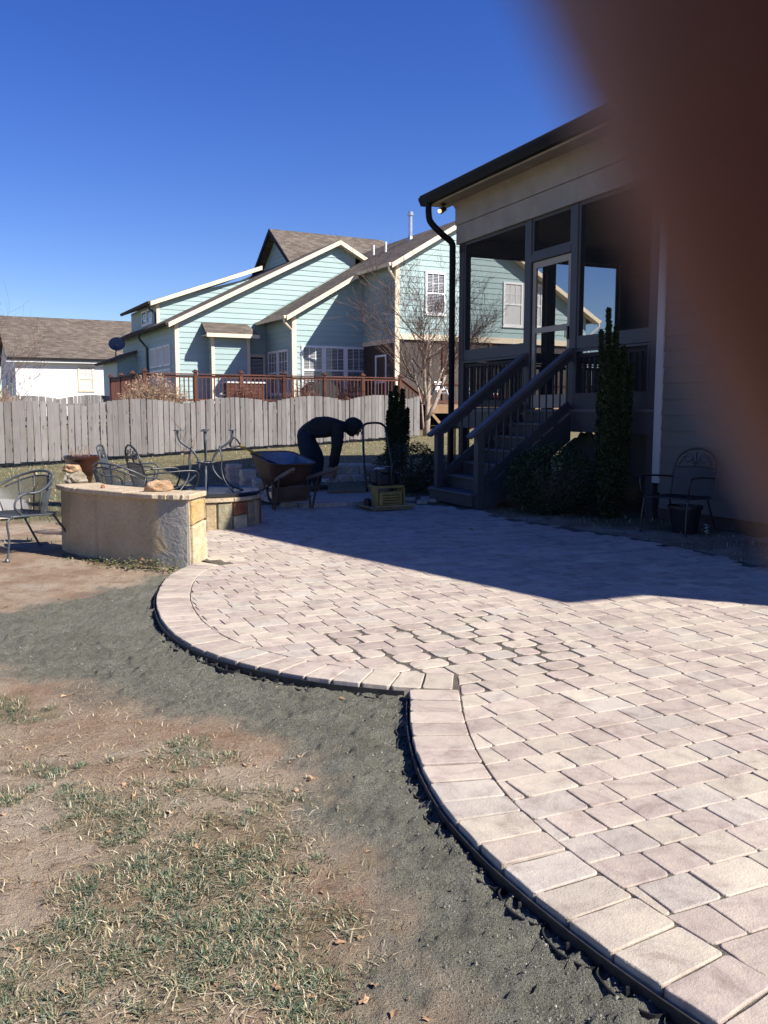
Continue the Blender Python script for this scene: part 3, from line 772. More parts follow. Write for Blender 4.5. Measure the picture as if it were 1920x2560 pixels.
# screen door
dr = MB(); D0, D1 = .09, 1.04
M['door_tan'] = m_plain('tan_door_frame', (.34, .29, .22), .55, .12, 4)
for a, b, c, d in ((D0, D0+.075, FL+.03, 3.45), (D1-.075, D1, FL+.03, 3.45), (D0+.075, D1-.075, 3.36, 3.45), (D0+.075, D1-.075, FL+.03, FL+.22), (D0+.075, D1-.075, 2.42, 2.50)): dr.box(.03, .065, a, b, c, d)
dr = dr.build('screen_door', M['door_tan'], near)
mb = MB(); mb.add([(.05, D0+.07, FL+.2), (.05, D1-.07, FL+.2), (.05, D1-.07, 3.37), (.05, D0+.07, 3.37)], [(0,1,2,3)]); mb.build('door_screen', M['screen'], dr)
mb = MB(); mb.box(.0, .03, D0+.02, D0+.05, 2.28, 2.46); mb.tube([(-.03, D0+.035, 2.3), (-.03, D0+.035, 2.42)], .008, 6); mb.build('door_handle', M['black_metal'], dr)
# main wall: boards, corner trim, foundation
mb = MB(); mb.box(-.03, .03, -1.86, -1.74, .42, 4.08); mb.build('corner_trim', m_plain('grey_white_trim', (.42, .41, .40), .6, .08, 3), near)  # trim in an even grey-white, duller than the other white paint
siding(near, [(-9.15, .12), (-1.86, .12), (-1.86, 4.78), (-2.1, 4.9), (-2.1, pk+GS*(GP+2.1)-.14), (GP, pk-.14), (-9.15, GH+.02)], 'y', 0.0, -1, .187, M['taupe'])
wall_poly(near, 'main_wall', [(-9.15, .3), (-1.8, .3), (-1.8, 4.9), (-2.1, 4.9), (-2.1, pk+GS*(GP+2.1)-.16), (GP, pk-.16), (-9.15, GH)], 'y', .012, -1, M['taupe'], .15)
wall_poly(near, 'foundation_wall', [(-9.15, -.1), (-1.8, -.1), (-1.8, .18), (-9.15, .18)], 'y', .03, -1, m_plain('foundation_dark', (.07, .05, .04), .9, .3, 9), .2)  # shade of the gap under the siding put into the foundation colour
wall_poly(near, 'side_wall', [(.17, -.1), (9.0, -.1), (9.0, GH), (.17, GH)], 'x', -9.15, -1, M['taupe'], .15)
wall_poly(near, 'porch_side_wall', [(.17, 0), (3.5, 0), (3.5, 4.9), (.17, 4.9)], 'x', -1.78, 1, M['taupe'], .12)
mb = MB(); mb.box(-.36, -.33, -.9-0, GP, 4.9, 4.95) if False else None
sash_window(near, -4.2, -3.3, 2.3, 3.9, 'y', -.02, -1)
# flood light under the eave, lit
fl = empty('flood_light', (F0 + Vector((E_.x*-.25+U_.x*3.36, E_.y*-.25+U_.y*3.36, 0))).to_tuple()[:2] + (4.74,), HOUSE_RZ, 'small lit flood light under the porch eave by the downspout', 'lamp')
mb = MB(); mb.lathe([(.05, .008), (.05, -.02), (.02, -.03)], 12); mb.tube([(0, 0, -.02), (-.02, 0, -.09)], .012, 6); mb.build('mount', M['black_metal'], fl)
mb = MB(); mb.tube([(.04, 0, -.07), (-.02, 0, -.10), (-.06, .0, -.115)], [.03, .045, .055], 10); mb.build('lamp_housing', M['black_metal'], fl)
N = Nodes('lit_bulb'); N.base((1, .7, .35), .4); N.b.inputs['Emission Color'].default_value = (1, .62, .25, 1); N.b.inputs['Emission Strength'].default_value = 1.6; M['bulb'] = N.m
bm = bmesh.new(); bmesh.ops.create_uvsphere(bm, u_segments=10, v_segments=8, radius=.032); mb = MB(); mb.bm(bm, Matrix.Translation((-.075, 0, -.12))); mb.build('bulb', M['bulb'], fl, smooth=True)
# ------------------------------------------------------------------ porch stairs
st = empty('porch_stairs', (F0.x, F0.y, 0), HOUSE_RZ, 'grey painted porch stairs with newel posts, handrails and thin black balusters', 'stairs')
NR = 7; RI = FL/NR; TR = .258; Y0, Y1 = .0, 1.2
for i in range(NR-1):
    x1 = -(NR-2-i)*TR; x0 = x1-TR; z = RI*(i+1)
    e = .07 if i == 0 else 0
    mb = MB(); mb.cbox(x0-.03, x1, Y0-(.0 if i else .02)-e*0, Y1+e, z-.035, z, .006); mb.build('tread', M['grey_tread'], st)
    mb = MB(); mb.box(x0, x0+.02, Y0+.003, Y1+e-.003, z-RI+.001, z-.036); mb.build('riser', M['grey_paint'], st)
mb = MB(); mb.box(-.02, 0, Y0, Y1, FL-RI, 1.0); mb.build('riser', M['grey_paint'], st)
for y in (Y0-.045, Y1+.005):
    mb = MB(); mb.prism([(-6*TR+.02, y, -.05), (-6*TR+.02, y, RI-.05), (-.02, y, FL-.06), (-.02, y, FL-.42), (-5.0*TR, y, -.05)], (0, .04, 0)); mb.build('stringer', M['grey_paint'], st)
NX = -6*TR+.10
for y in (.0, 1.16):
    mb = MB(); mb.cbox(NX-.055, NX+.055, y-.055, y+.055, -.05 if y < .5 else RI, 1.04, .007); mb.build('newel_post', M['grey_paint'], st)
    sl_ = .755
    za, zb = 1.055-.14*sl_, 1.055+(-.02-NX)*sl_
    mb = MB(); mb.beam((NX-.16, y, 1.055-.16*sl_), (-.01, y, zb), .13, .045); mb.build('handrail', M['grey_tread'], st)
    mb = MB(); mb.beam((NX+.05, y, .985+.05*sl_), (-.01, y, zb-.085), .045, .11 if y < .5 else .15); mb.build('top_rail', M['grey_paint'], st)
    mb = MB(); mb.beam((NX+.05, y, .29+.05*sl_), (-.02, y, .29+(-.02-NX)*sl_), .045, .12); mb.build('bottom_rail', M['grey_paint'], st)
    x = NX+.15
    while x < -.06:
        mb = MB(); b = (x-NX)*sl_
        mb.tube([(x, y, .33+b), (x, y, .95+b)], .013, 6); mb.build('baluster', M['black_metal'], st); x += .112
# things under the porch
tp = MB(); tr_ = random.Random(2)
bm = bmesh.new(); bmesh.ops.create_uvsphere(bm, u_segments=20, v_segments=12, radius=1)
for q in bm.verts:
    k = 1 + .25*noise.noise(q.co*2.3) + .1*noise.noise(q.co*6); q.co = Vector((q.co.x*.42*k, q.co.y*.36*k, max(0, q.co.z*.50*k+.45)))
q0 = F0 + Vector((E_.x*.75+U_.x*.62, E_.y*.75+U_.y*.62, -.02))
tp.bm(bm); o = tp.build('tarp_bundle', m_plain('grey_tarp', (.30, .32, .36), .35, .25, 5, bump=.01), smooth=True); o.location = q0; o.rotation_euler = (0, 0, .6)
tag(o, 'bundled shiny grey tarp stored under the screened porch', 'tarp')
# ------------------------------------------------------------------ teal house beyond the fence: local x to the right along its front walls, local y away
TRZ = math.atan2(.469, .883); TO = Vector((-3.56, 35.0, 0))
TD = Vector((.883, .469, 0)); TB = Vector((-.469, .883, 0))
def TW(x, y, z=0): return TO + TD*x + TB*y + Vector((0, 0, z))
teal = empty('teal_house', TO, TRZ, 'large pale teal house with cream trim and brown shingle gables beyond the fence', 'house')
SM = .588; EX = -.4; EZ = 4.93; RX = 6.1; RZ_ = EZ+SM*(RX-EX)
def zl(x): return EZ+SM*(x-EX)
R2 = .546
def zr(x): return RZ_-R2*(x-RX)
EXPO = .215
Gd = .55
# walls: W1 (left gable), W2 (middle), W3 (right, upper storey over a screened porch)
W1Y, W3Y = 3.0, -2.81
S1_ = .506; P1X, P1Z = 3.32, 8.56
def z1(x): return P1Z-S1_*(P1X-x) if x < P1X else P1Z-S1_*(x-P1X)
siding(teal, [(-3.84, Gd), (0, Gd), (0, zl(0)+.05), (4.2, zl(4.2)+.05), (4.2, z1(4.2)-.1), (P1X, P1Z-.12), (-3.84, z1(-3.84)-.1)], 'x', W1Y, -1, EXPO, M['teal'], th=.02)
siding(teal, [(0, Gd), (3.06, Gd), (3.06, zl(3.06)-.12), (0, zl(0)-.12)], 'x', 0, -1, EXPO, M['teal'], th=.02)
siding(teal, [(0, Gd), (W1Y, Gd), (W1Y, zl(0)-.1), (0, zl(0)-.1)], 'y', 0, -1, EXPO, M['teal'], th=.02)
siding(teal, [(W1Y, Gd), (13, Gd), (13, z1(-3.84)-.1), (W1Y, z1(-3.84)-.1)], 'y', -3.84, -1, EXPO, M['teal'], th=.02)
siding(teal, [(W3Y, 4.02), (0, 4.02), (0, zl(3.06)-.1), (W3Y, zl(3.06)-.1)], 'y', 3.06, -1, EXPO, M['teal'], th=.02)
siding(teal, [(3.06, 4.2), (12.3, 4.2), (12.3, zr(12.3)-.1), (RX, RZ_-.12), (3.06, zl(3.06)-.1)], 'x', W3Y, -1, EXPO, M['teal'], th=.02)
wall_poly(teal, 'wall', [(-3.84, Gd), (4.2, Gd), (4.2, z1(4.2)-.2), (P1X, P1Z-.2), (-3.84, z1(-3.84)-.2)], 'x', W1Y+.01, -1, M['teal'], .1)
wall_poly(teal, 'wall', [(.02, Gd), (3.06, Gd), (3.06, zl(3.06)-.2), (.02, zl(0)-.2)], 'x', .01, -1, M['teal'], .1)
wall_poly(teal, 'wall', [(.15, Gd), (W1Y, Gd), (W1Y, zl(0)-.2), (.15, zl(0)-.2)], 'y', .01, -1, M['teal'], .1)
wall_poly(teal, 'wall', [(W1Y+.15, Gd), (13, Gd), (13, z1(-3.84)-.2), (W1Y+.15, z1(-3.84)-.2)], 'y', -3.83, -1, M['teal'], .1)
wall_poly(teal, 'wall', [(W3Y+.15, 4.0), (0, 4.0), (0, zl(3.06)-.2), (W3Y+.15, zl(3.06)-.2)], 'y', 3.07, -1, M['teal'], .1)
wall_poly(teal, 'wall', [(3.09, 4.2), (12.3, 4.2), (12.3, zr(12.3)-.2), (RX, RZ_-.2), (3.09, zl(3.06)-.2)], 'x', W3Y+.01, -1, M['teal'], .1)
wall_poly(teal, 'wall', [(-2.7, Gd), (13, Gd), (13, 5.0), (-2.7, 5.0)], 'y', 12.3, 1, M['teal'], .1)
wall_poly(teal, 'wall', [(-3.8, Gd), (12.3, Gd), (12.3, 5.0), (-3.8, 5.0)], 'x', 13.0, 1, M['teal'], .1)
def tbox(n, m, *a):
    mb = MB(); mb.box(*a); return mb.build(n, M[m], teal)
for (x, y, z0, z1_) in ((-3.84, W1Y, Gd, z1(-3.84)-.15), (0, 0, Gd, zl(0)-.12), (3.06, W3Y, 1.5, zl(3.06)-.1)):
    tbox('corner_trim', 'trim_cream', x-.03, x+.13, y-.03, y+.10, z0, z1_)
# screened porch under W3
tbox('band_trim', 'trim_cream', 3.03, 12.3, W3Y-.04, W3Y+.1, 3.98, 4.2)
tbox('band_trim', 'trim_cream', 3.025, 3.15, W3Y+.1, 0, 3.85, 4.02)
mb = MB(); mb.box(3.14, 12.2, W3Y+.06, W3Y+.08, 1.5, 3.98); mb.build('porch_screen', M['porch_dark'], teal)
mb = MB(); mb.box(3.07, 3.09, W3Y+.1, -.02, 1.5, 3.85); mb.build('porch_screen', M['porch_dark'], teal)
for x in (5.2, 7.4, 9.6): tbox('porch_post', 'deck', x-.06, x+.06, W3Y-.0, W3Y+.05, 1.5, 3.98)
d_ = MB(); 
for a, b, c, d in ((-2.05, -1.97, 1.5, 3.45), (-1.2, -1.12, 1.5, 3.45), (-1.97, -1.2, 3.37, 3.45), (-1.97, -1.2, 1.5, 1.62), (-1.97, -1.2, 2.35, 2.43)): d_.box(3.03, 3.065, a, b, c, d)
d_.build('screen_door', M['white'], teal)
# roofs
slab('roof', [(EX, 14, EZ), (EX, -.35, EZ), (RX, -.35, RZ_), (RX, 14, RZ_)], .10, M['roof'], teal)
slab('roof', [(2.68, -.351, zl(2.68)), (2.68, W3Y-.35, zl(2.68)), (RX, W3Y-.35, RZ_), (RX, -.351, RZ_)], .10, M['roof'], teal)
slab('roof', [(12.75, W3Y-.35, zr(12.75)), (12.75, 14, zr(12.75)), (RX, 14, RZ_), (RX, W3Y-.35, RZ_)], .10, M['roof'], teal)
slab('roof', [(-4.2, 14, z1(-4.2)), (-4.2, W1Y-.35, z1(-4.2)), (P1X, W1Y-.35, P1Z), (P1X, 14, P1Z)], .10, M['roof'], teal)
slab('roof', [(4.72, W1Y-.35, z1(4.72)), (4.72, 14, z1(4.72)), (P1X, 14, P1Z), (P1X, W1Y-.35, P1Z)], .10, M['roof'], teal)
def rake(x0, z0, x1, z1_, y, wd=.2):
    mb = MB(); mb.prism([(x0, y, z0-.015), (x1, y, z1_-.015), (x1, y, z1_-wd), (x0, y, z0-wd)], (0, -.04, 0)); mb.build('rake_board', M['trim_cream'], teal)
    mb = MB(); mb.prism([(x0, y, z0-wd+.02), (x1, y, z1_-wd+.02), (x1, y, z1_-wd+.035), (x0, y, z0-wd+.035)], (0, .33, 0)); mb.build('rake_soffit', M['trim_cream'], teal)
rake(-4.2, z1(-4.2), P1X, P1Z, W1Y-.351); rake(P1X, P1Z, 4.72, z1(4.72), W1Y-.351)
rake(EX, EZ, 2.68, zl(2.68), -.352); rake(2.68, zl(2.68), RX, RZ_, W3Y-.352); rake(RX, RZ_, 12.75, zr(12.75), W3Y-.352)
def gutter(x, y0, y1, z, sgn=-1, mat='trim_cream'):
    mb = MB(); mb.prism([(x, y0, z-.01), (x+sgn*.12, y0, z-.01), (x+sgn*.09, y0, z-.12), (x, y0, z-.12)], (0, y1-y0, 0)); mb.build('gutter', M[mat], teal)
gutter(-4.2, W1Y-.35, 13.6, z1(-4.2), -1, 'roof'); gutter(EX, -.35, W1Y-.05, EZ); gutter(2.68, W3Y-.35, -.4, zl(2.68)); gutter(12.75, W3Y-.35, 13.6, zr(12.75), 1)
for pts, m in (([(EX-.06, -.25, EZ-.1), (EX-.06, -.25, EZ-.25), (-.06, -.06, EZ-.55), (-.06, -.06, Gd)], 'trim_cream'),
            ([(2.62, W3Y-.25, zl(2.68)-.1), (2.62, W3Y-.25, zl(2.68)-.25), (2.99, W3Y-.06, zl(2.68)-.6), (2.99, W3Y-.06, 1.5)], 'trim_cream'),
            ([(12.81, W3Y-.25, zr(12.75)-.1), (12.81, W3Y-.25, zr(12.75)-.3), (12.4, W3Y-.06, zr(12.75)-.7), (12.4, W3Y-.06, 1.0)], 'white'),
            ([(-4.26, 7.6, z1(-4.2)-.1), (-4.26, 7.6, z1(-4.2)-.3), (-3.92, 7.6, z1(-4.2)-.7), (-3.92, 7.6, 1.0)], 'grey_paint')):
    mb = MB(); mb.tube(pts, .05, 6); mb.build('downspout', M[m], teal)
tbox('frieze_return', 'trim_cream', 2.2, 2.7, W3Y-.02, W3Y+.3, zl(2.68)-.28, zl(2.68)-.12) if False else None
# cross gable behind, facing left
cz = 10.0; cy = 8.7
def cs_(dy): return cz-.74*abs(dy)
slab('roof', [(8.6, cy-3.4, cs_(3.4)), (2.35, cy-3.4, cs_(3.4)), (2.35, cy, cz), (8.6, cy, cz)], .12, M['roof'], teal)
slab('roof', [(2.35, cy+3.4, cs_(3.4)), (8.6, cy+3.4, cs_(3.4)), (8.6, cy, cz), (2.35, cy, cz)], .12, M['roof'], teal)
siding(teal, [(cy-3, cs_(3)-.2), (cy, cz-.2), (cy+3, cs_(3)-.2)], 'y', 2.8, -1, EXPO, M['teal'], th=.02)
wall_poly(teal, 'gable_wall', [(cy-3, cs_(3)-.2), (cy, cz-.2), (cy+3, cs_(3)-.2)], 'y', 2.81, -1, M['teal'], .1)
mb = MB(); mb.prism([(2.34, cy-3.4, cs_(3.4)), (2.34, cy, cz), (2.34, cy+3.4, cs_(3.4)), (2.34, cy+3.2, cs_(3.4)-.05), (2.34, cy, cz-.24), (2.34, cy-3.2, cs_(3.4)-.05)], (.04, 0, 0)); mb.build('rake_board', M['dark_roof'], teal)
# shed dormer at the back left
dz0, dsl = 6.1, .366
slab('roof', [(-3.75, 13.4, dz0), (-3.75, 7.4, dz0), (1.5, 7.4, dz0+5.25*dsl), (1.5, 13.4, dz0+5.25*dsl)], .1, M['roof'], teal)
rake(-3.75, dz0, 1.5, dz0+5.25*dsl, 7.399)
siding(teal, [(-3.4, z1(-3.4)), (1.2, z1(1.2)), (1.2, z1(1.2)+.01), (-3.4, dz0+.35*dsl-.08)], 'x', 7.7, -1, EXPO, M['teal'], th=.02)
wall_poly(teal, 'dormer_wall', [(7.72, z1(-3.4)-.1), (13, z1(-3.4)-.1), (13, dz0-.03), (7.72, dz0-.03)], 'y', -3.4, -1, M['teal'], .1)
tbox('corner_trim', 'trim_cream', -3.43, -3.3, 7.66, 7.8, z1(-3.4)-.05, dz0+.02)
gutter(-3.75, 7.4, 13.4, dz0, -1, 'roof')
mb = MB(); mb.tube([(-3.8, 7.8, dz0-.1), (-3.7, 7.8, dz0-.3), (-3.46, 7.8, dz0-.5), (-3.46, 7.8, z1(-3.4))], .05, 6); mb.build('downspout', M['grey_paint'], teal)
for y in (8.6, 9.7): sash_window(teal, y, y+.8, z1(-3.4)+.18, dz0-.25, 'y', -3.4, -1, (2, 1), blinds=False)
# windows
for z0, z1_ in ((1.85, 3.0), (3.12, 3.98)):
    for k in range(3):
        y = W1Y+.75+k*1.2
        mb = MB(); 
        for a, b, c, d in ((y, y+.07, z0, z1_), (y+1.0, y+1.07, z0, z1_), (y+.07, y+1.0, z1_-.07, z1_), (y+.07, y+1.0, z0, z0+.07)): mb.box(-3.91, -3.85, a, b, c, d)
        wn = mb.build('window', M['white'], teal); mb = MB(); mb.box(-3.885, -3.875, y+.05, y+1.02, z0+.03, z1_-.03); mb.build('pane', M['curtain'] if 'curtain' in M else M['blind'], wn)
for k in range(3): sash_window(teal, .42+k*.96, 1.20+k*.96, 2.0, 3.75, 'x', -.012, -1)
for k in range(2): sash_window(teal, .55+k*1.15, 1.45+k*1.15, 2.0, 3.62, 'y', -.012, -1)
sash_window(teal, 4.40, 5.15, 5.05, 6.5, 'x', W3Y-.012, -1)
for k in range(2): sash_window(teal, 8.05+k*1.0, 8.85+k*1.0, 4.75, 6.35, 'x', W3Y-.012, -1, blinds=False, glass='blind')
# bump-out with its own little roof, deck door
siding(teal, [(-2.49, Gd), (-.97, Gd), (-.97, 4.35), (-2.49, 4.35)], 'x', 2.45, -1, EXPO, M['teal'], th=.02)
siding(teal, [(2.45, Gd), (W1Y, Gd), (W1Y, 4.35), (2.45, 4.35)], 'y', -2.49, -1, EXPO, M['teal'], th=.02)
siding(teal, [(2.45, Gd), (W1Y, Gd), (W1Y, 4.35), (2.45, 4.35)], 'y', -.97, 1, EXPO, M['teal'], th=.02)
tbox('bump_out_body', 'teal', -2.47, -.99, 2.47, W1Y, Gd, 4.35)
for x in (-2.55, -1.05): tbox('corner_trim', 'trim_cream', x, x+.13, 2.41, 2.46, Gd, 4.35)
slab('small_roof', [(-2.85, 2.1, 4.36), (-.6, 2.1, 4.36), (-.85, W1Y+.02, 4.86), (-2.75, W1Y+.02, 4.86)], .06, M['roof'], teal)
tbox('small_fascia', 'trim_cream', -2.83, -.62, 2.06, 2.11, 4.20, 4.35); tbox('small_soffit', 'trim_cream', -2.8, -.65, 2.11, W1Y, 4.27, 4.30)
dd = tbox('deck_door', 'trim_cream', -.82, -.08, W1Y-.06, W1Y-.012, 1.5, 3.62)
mb = MB(); mb.box(-.72, -.18, W1Y-.07, W1Y-.062, 1.75, 3.5); mb.build('pane', M['glass'], dd)
mb = MB(); z = 1.8
while z < 3.45: mb.box(-.70, -.2, W1Y-.0708, W1Y-.0704, z, z+.02); z += .055
mb.build('blind_slats', M['blind'], dd)
# vents on the roof
mb = MB(); mb.lathe([(.16, -.1), (.09, .12), (.085, .95), (.13, .96), (.13, 1.06), (.085, 1.12)], 12, 5.55, .5, zl(5.55)); mb.build('flue_pipe', M['galv'], teal)
for x, y in ((4.9, 2.6), (4.7, 1.1)):
    mb = MB(); mb.tube([(x, y, zl(x)-.05), (x, y, zl(x)+.42)], .045, 8); mb.build('vent_pipe', M['white'], teal)
# low wing at the left with the satellite dish on its eave
slab('wing_roof', [(-5.0, 13.8, 3.62), (-5.0, 9.8, 3.62), (-3.85, 9.8, 4.1), (-3.85, 13.8, 4.1)], .1, M['roof'], teal)
wall_poly(teal, 'wing_wall', [(-4.75, Gd), (-3.85, Gd), (-3.85, 4.0), (-4.75, 3.65)], 'x', 10.1, -1, M['teal'], .1)
wall_poly(teal, 'wing_wall', [(10.2, Gd), (13.5, Gd), (13.5, 3.65), (10.2, 3.65)], 'y', -4.75, -1, M['teal'], .1)
gutter(-5.0, 9.8, 13.8, 3.62, -1, 'roof')
q = TW(-4.75, 10.3, 3.68); dish = empty('satellite_dish', q, 0, 'grey satellite dish on the low eave of the teal house', 'satellite dish')
mb = MB(); mb.tube([(0, 0, 0), (0, 0, .3), (.05, .1, .5)], .03, 8); mb.build('mast', M['grey_paint'], dish)
mb = MB(); pr = [(.02, 0), (.25, .03), (.42, .09), (.5, .13)]
bm = bmesh.new()
mbd = MB(); mbd.lathe([(.02, .0), (.25, .03), (.34, .07), (.38, .09), (.38, .075), (.34, .055), (.25, .012), (.02, -.02)], 24, cap=False)
Rm = Matrix.Translation((.04, .1, .66)) @ Matrix.Rotation(radians(58), 4, 'X') @ Matrix.Rotation(radians(12), 4, 'Y')
mbd.v = [tuple(Rm @ Vector(v)) for v in mbd.v]; mbd.build('reflector', m_plain('dish_grey', (.10, .11, .13), .5, .15, 3), dish, smooth=True)
mb = MB(); mb.tube([(.04, .05, .55), (.05, -.45, .5)], .015, 6); mb.box(.0, .1, -.52, -.42, .47, .55); mb.build('feed_arm', M['grey_paint'], dish)
# ------------------------------------------------------------------ white house at the left and the far roof behind it
WO = Vector((-20.7, 50, 0)); white = empty('white_house', WO, TRZ, 'white sided house with a long brown shingle roof behind the fence at its left end', 'house')
N = Nodes('white_siding'); co = N.coord(); wv = N.new('ShaderNodeTexWave'); wv.wave_type = 'BANDS'; wv.bands_direction = 'Z'; wv.wave_profile = 'SAW'; N.link(co, wv.inputs[0]); wv.inputs['Scale'].default_value = 1.6; N.bump(wv.outputs['Fac'], .012, .5)
M['white_siding'] = N.base((.82, .80, .78), .6, 0, .3)
wall_poly(white, 'wall', [(0, .5), (15, .5), (15, 4.25), (0, 4.25)], 'x', 0, -1, M['white_siding'], .15)
wall_poly(white, 'gable_wall', [(.16, .5), (9, .5), (9, 4.25), (4.6, 6.75), (.16, 4.25)], 'y', 0, -1, M['white_siding'], .15)
slab('roof', [(-.5, -.3, 4.25), (15.3, -.3, 4.25), (15.3, 4.6, 6.95), (-.5, 4.6, 6.95)], .12, M['roof'], white)
slab('roof', [(15.3, 9.7, 4.25), (-.5, 9.7, 4.25), (-.5, 4.6, 6.95), (15.3, 4.6, 6.95)], .12, M['roof'], white)
mb = MB(); mb.box(-.5, 15.3, -.34, -.3, 3.98, 4.2); mb.build('fascia', M['white'], white)
mb = MB(); mb.box(-.5, 15.3, -.42, -.34, 4.10, 4.22); mb.build('gutter', M['dark_roof'], white)
mb = MB(); mb.box(.0, 15, -.3, 0, 3.96, 3.99); mb.build('soffit', M['white'], white)
sash_window(white, 3.45, 4.15, 2.5, 3.7, 'x', -.0, -1, (2, 2), fw=.1, blinds=False, mat='trim_cream', glass='blind'); sash_window(white, 6.5, 7.5, 3.4, 3.75, 'x', -.0, -1, (3, 1), blinds=False)
sash_window(white, 1.6, 2.6, 2.2, 3.5, 'y', -.0, -1, (2, 2), blinds=False); sash_window(white, 4.4, 5.4, 2.2, 3.5, 'y', -.0, -1, (2, 2), blinds=False)
FO = Vector((-20.5, 68, 0)); far = empty('far_house', FO, TRZ, 'house roof with a hipped end showing above the white house and teal house', 'house')
mb = MB(); mb.box(0, 10, 0, 9, .6, 5.5); mb.build('wall', M['taupe'], far)
slab('roof', [(-.5, -.5, 5.5), (10.5, -.5, 5.5), (7.2, 4.5, 9.4), (3.6, 4.5, 9.4)], .12, M['roof'], far); slab('roof', [(-.5, 9.5, 5.5), (-.5, -.5, 5.5), (3.6, 4.5, 9.4)], .12, M['roof'], far)
slab('roof', [(10.5, -.5, 5.5), (10.5, 9.5, 5.5), (7.2, 4.5, 9.4)], .12, M['roof'], far); slab('roof', [(10.5, 9.5, 5.5), (-.5, 9.5, 5.5), (3.6, 4.5, 9.4), (7.2, 4.5, 9.4)], .12, M['roof'], far)
# ------------------------------------------------------------------ decks
def TWp(px, py, z): return TW(px, py, z)
DO = Vector((-6.15, 29.0, 0)); deck = empty('deck', DO, TRZ, 'raised red-stained wooden deck with baluster railing in front of the teal house', 'deck')
DL, DRt, FLz = -1.64, 7.63, 1.52
mb = MB(); mb.box(DL, DRt, 0, 5.0, FLz-.04, FLz); mb.box(DL, DRt, 5.0, 7.5, FLz-.04, FLz) ; mb.build('deck_floor', M['deck'], deck)
mb = MB(); mb.box(DL, DRt, -.04, 0, FLz-.28, FLz-.05); mb.box(DL-.04, DL, 0, 7.3, FLz-.28, FLz-.05); mb.build('rim_joist', M['deck'], deck)
RT = 2.46
posts = [(DL, 0), (0, 0), (1.55, 0), (3.08, 0), (4.6, 0), (6.1, 0), (DRt, 0), (DL, 1.8), (DL, 3.6), (DL, 5.4)]
for x, y in posts:
    mb = MB(); mb.box(x-.05, x+.05, y-.05, y+.05, .3, RT+.06); pk_ = mb.build('post', M['deck'], deck)
    mb = MB(); mb.box(x-.085, x+.085, y-.085, y+.085, RT+.06, RT+.10); mb.lathe([(.07, .10), (.05, .14), (.0, .16)], 4, x, y, RT); mb.build('post_cap', M['deck'], pk_)
def brail(parent, p0, p1, zt0, zt1, zb0, zb1, mat, n, bw=.022, bmat=None):
    p0 = Vector(p0); p1 = Vector(p1)
    def at(t, z0, z1_): return (p0.x+(p1.x-p0.x)*t, p0.y+(p1.y-p0.y)*t, z0+(z1_-z0)*t)
    for zz0, zz1, wd, ht, nm in ((zt0, zt1, .13, .04, 'cap_rail'), (zt0-.075, zt1-.075, .04, .08, 'top_rail'), (zb0+.1, zb1+.1, .04, .08, 'bottom_rail')):
        mb = MB(); mb.beam(at(0, zz0, zz1), at(1, zz0, zz1), wd, ht); mb.build(nm, M[mat], parent)
    for k in range(n):
        t = (k+.5)/n; a = at(t, zb0+.1, zb1+.1); b = at(t, zt0-.08, zt1-.08)
        mb = MB(); mb.beam(a, b, bw*1.5, bw*1.5); mb.build('baluster', M[bmat or mat], parent)
for a, b in zip(posts[:6], posts[1:7]): brail(deck, a+(0,), b+(0,), RT, RT, FLz, FLz, 'deck', 11)
for a, b in (((DL, 0), (DL, 1.8)), ((DL, 1.8), (DL, 3.6)), ((DL, 3.6), (DL, 5.4))): brail(deck, a+(0,), b+(0,), RT, RT, FLz, FLz, 'deck', 13)
mb = MB(); mb.box(DRt+.85, DRt+.95, -.05, .05, .3, 1.95); mb.build('post', M['deck'], deck)
brail(deck, (DRt, 0, 0), (DRt+.9, 0, 0), RT, 1.85, FLz, .95, 'deck', 6)
for i in range(5):
    mb = MB(); mb.box(DRt+.0+i*.2, DRt+.22+i*.2, .05, 1.2, FLz-.19*(i+1), FLz-.19*(i+1)+.04); mb.build('step', M['deck'], deck)
# furniture on the deck: a pale bench and a covered brown grill
q = DO + TD*1.4 + TB*.9 + Vector((0, 0, FLz)); o = empty('storage_bench', q, TRZ, 'red-brown slatted storage bench on the raised deck behind the railing', 'bench')
for k in range(5): mb = MB(); mb.box(-.05, 1.3, 0, .5, .05+k*.13, .05+k*.13+.12); mb.build('slat', M['deck'], o)
mb = MB(); mb.box(-.08, 1.33, -.04, .54, .70, .75); mb.build('lid', M['white'], o)
q = DO + TD*4.9 + TB*.8 + Vector((0, 0, FLz)); o = empty('covered_grill', q, TRZ, 'grill under a black cover on the raised deck', 'grill')
mb = MB(); mb.prism([(-.7, 0, 0), (.7, 0, 0), (.62, 0, .55), (.35, 0, .78), (-.35, 0, .78), (-.62, 0, .55)], (0, .55, 0)); mb.build('cover', m_plain('black_cover', (.02, .02, .022), .6, .3, 6), o)
# the lower side deck in front of the screened porch
SO = TW(3.4, W3Y-2.2, 0); sd = empty('side_deck', SO, TRZ, 'low raw-timber deck with dark metal railing beside the bare tree', 'deck')
mb = MB(); mb.box(-.3, 9, 0, 2.1, 1.46, 1.5); mb.build('deck_floor', M['new_wood'], sd)
mb = MB(); mb.box(-.3, 9, -.05, 0, 1.18, 1.47); mb.build('rim_joist', M['new_wood'], sd)
for x in (-.2, 1.7, 3.6, 5.5, 7.4):
    mb = MB(); mb.box(x-.06, x+.06, -.02, .1, .3, 2.3); mb.build('post', M['deck'], sd)
    mb = MB(); mb.beam((x+.1, -.01, 1.2), (x+.75, -.01, .55), .04, .1); mb.build('brace', M['new_wood'], sd)
brail(sd, (-.2, 0, 0), (7.4, 0, 0), 2.26, 2.26, 1.5, 1.5, 'deck', 56, .012, 'iron')
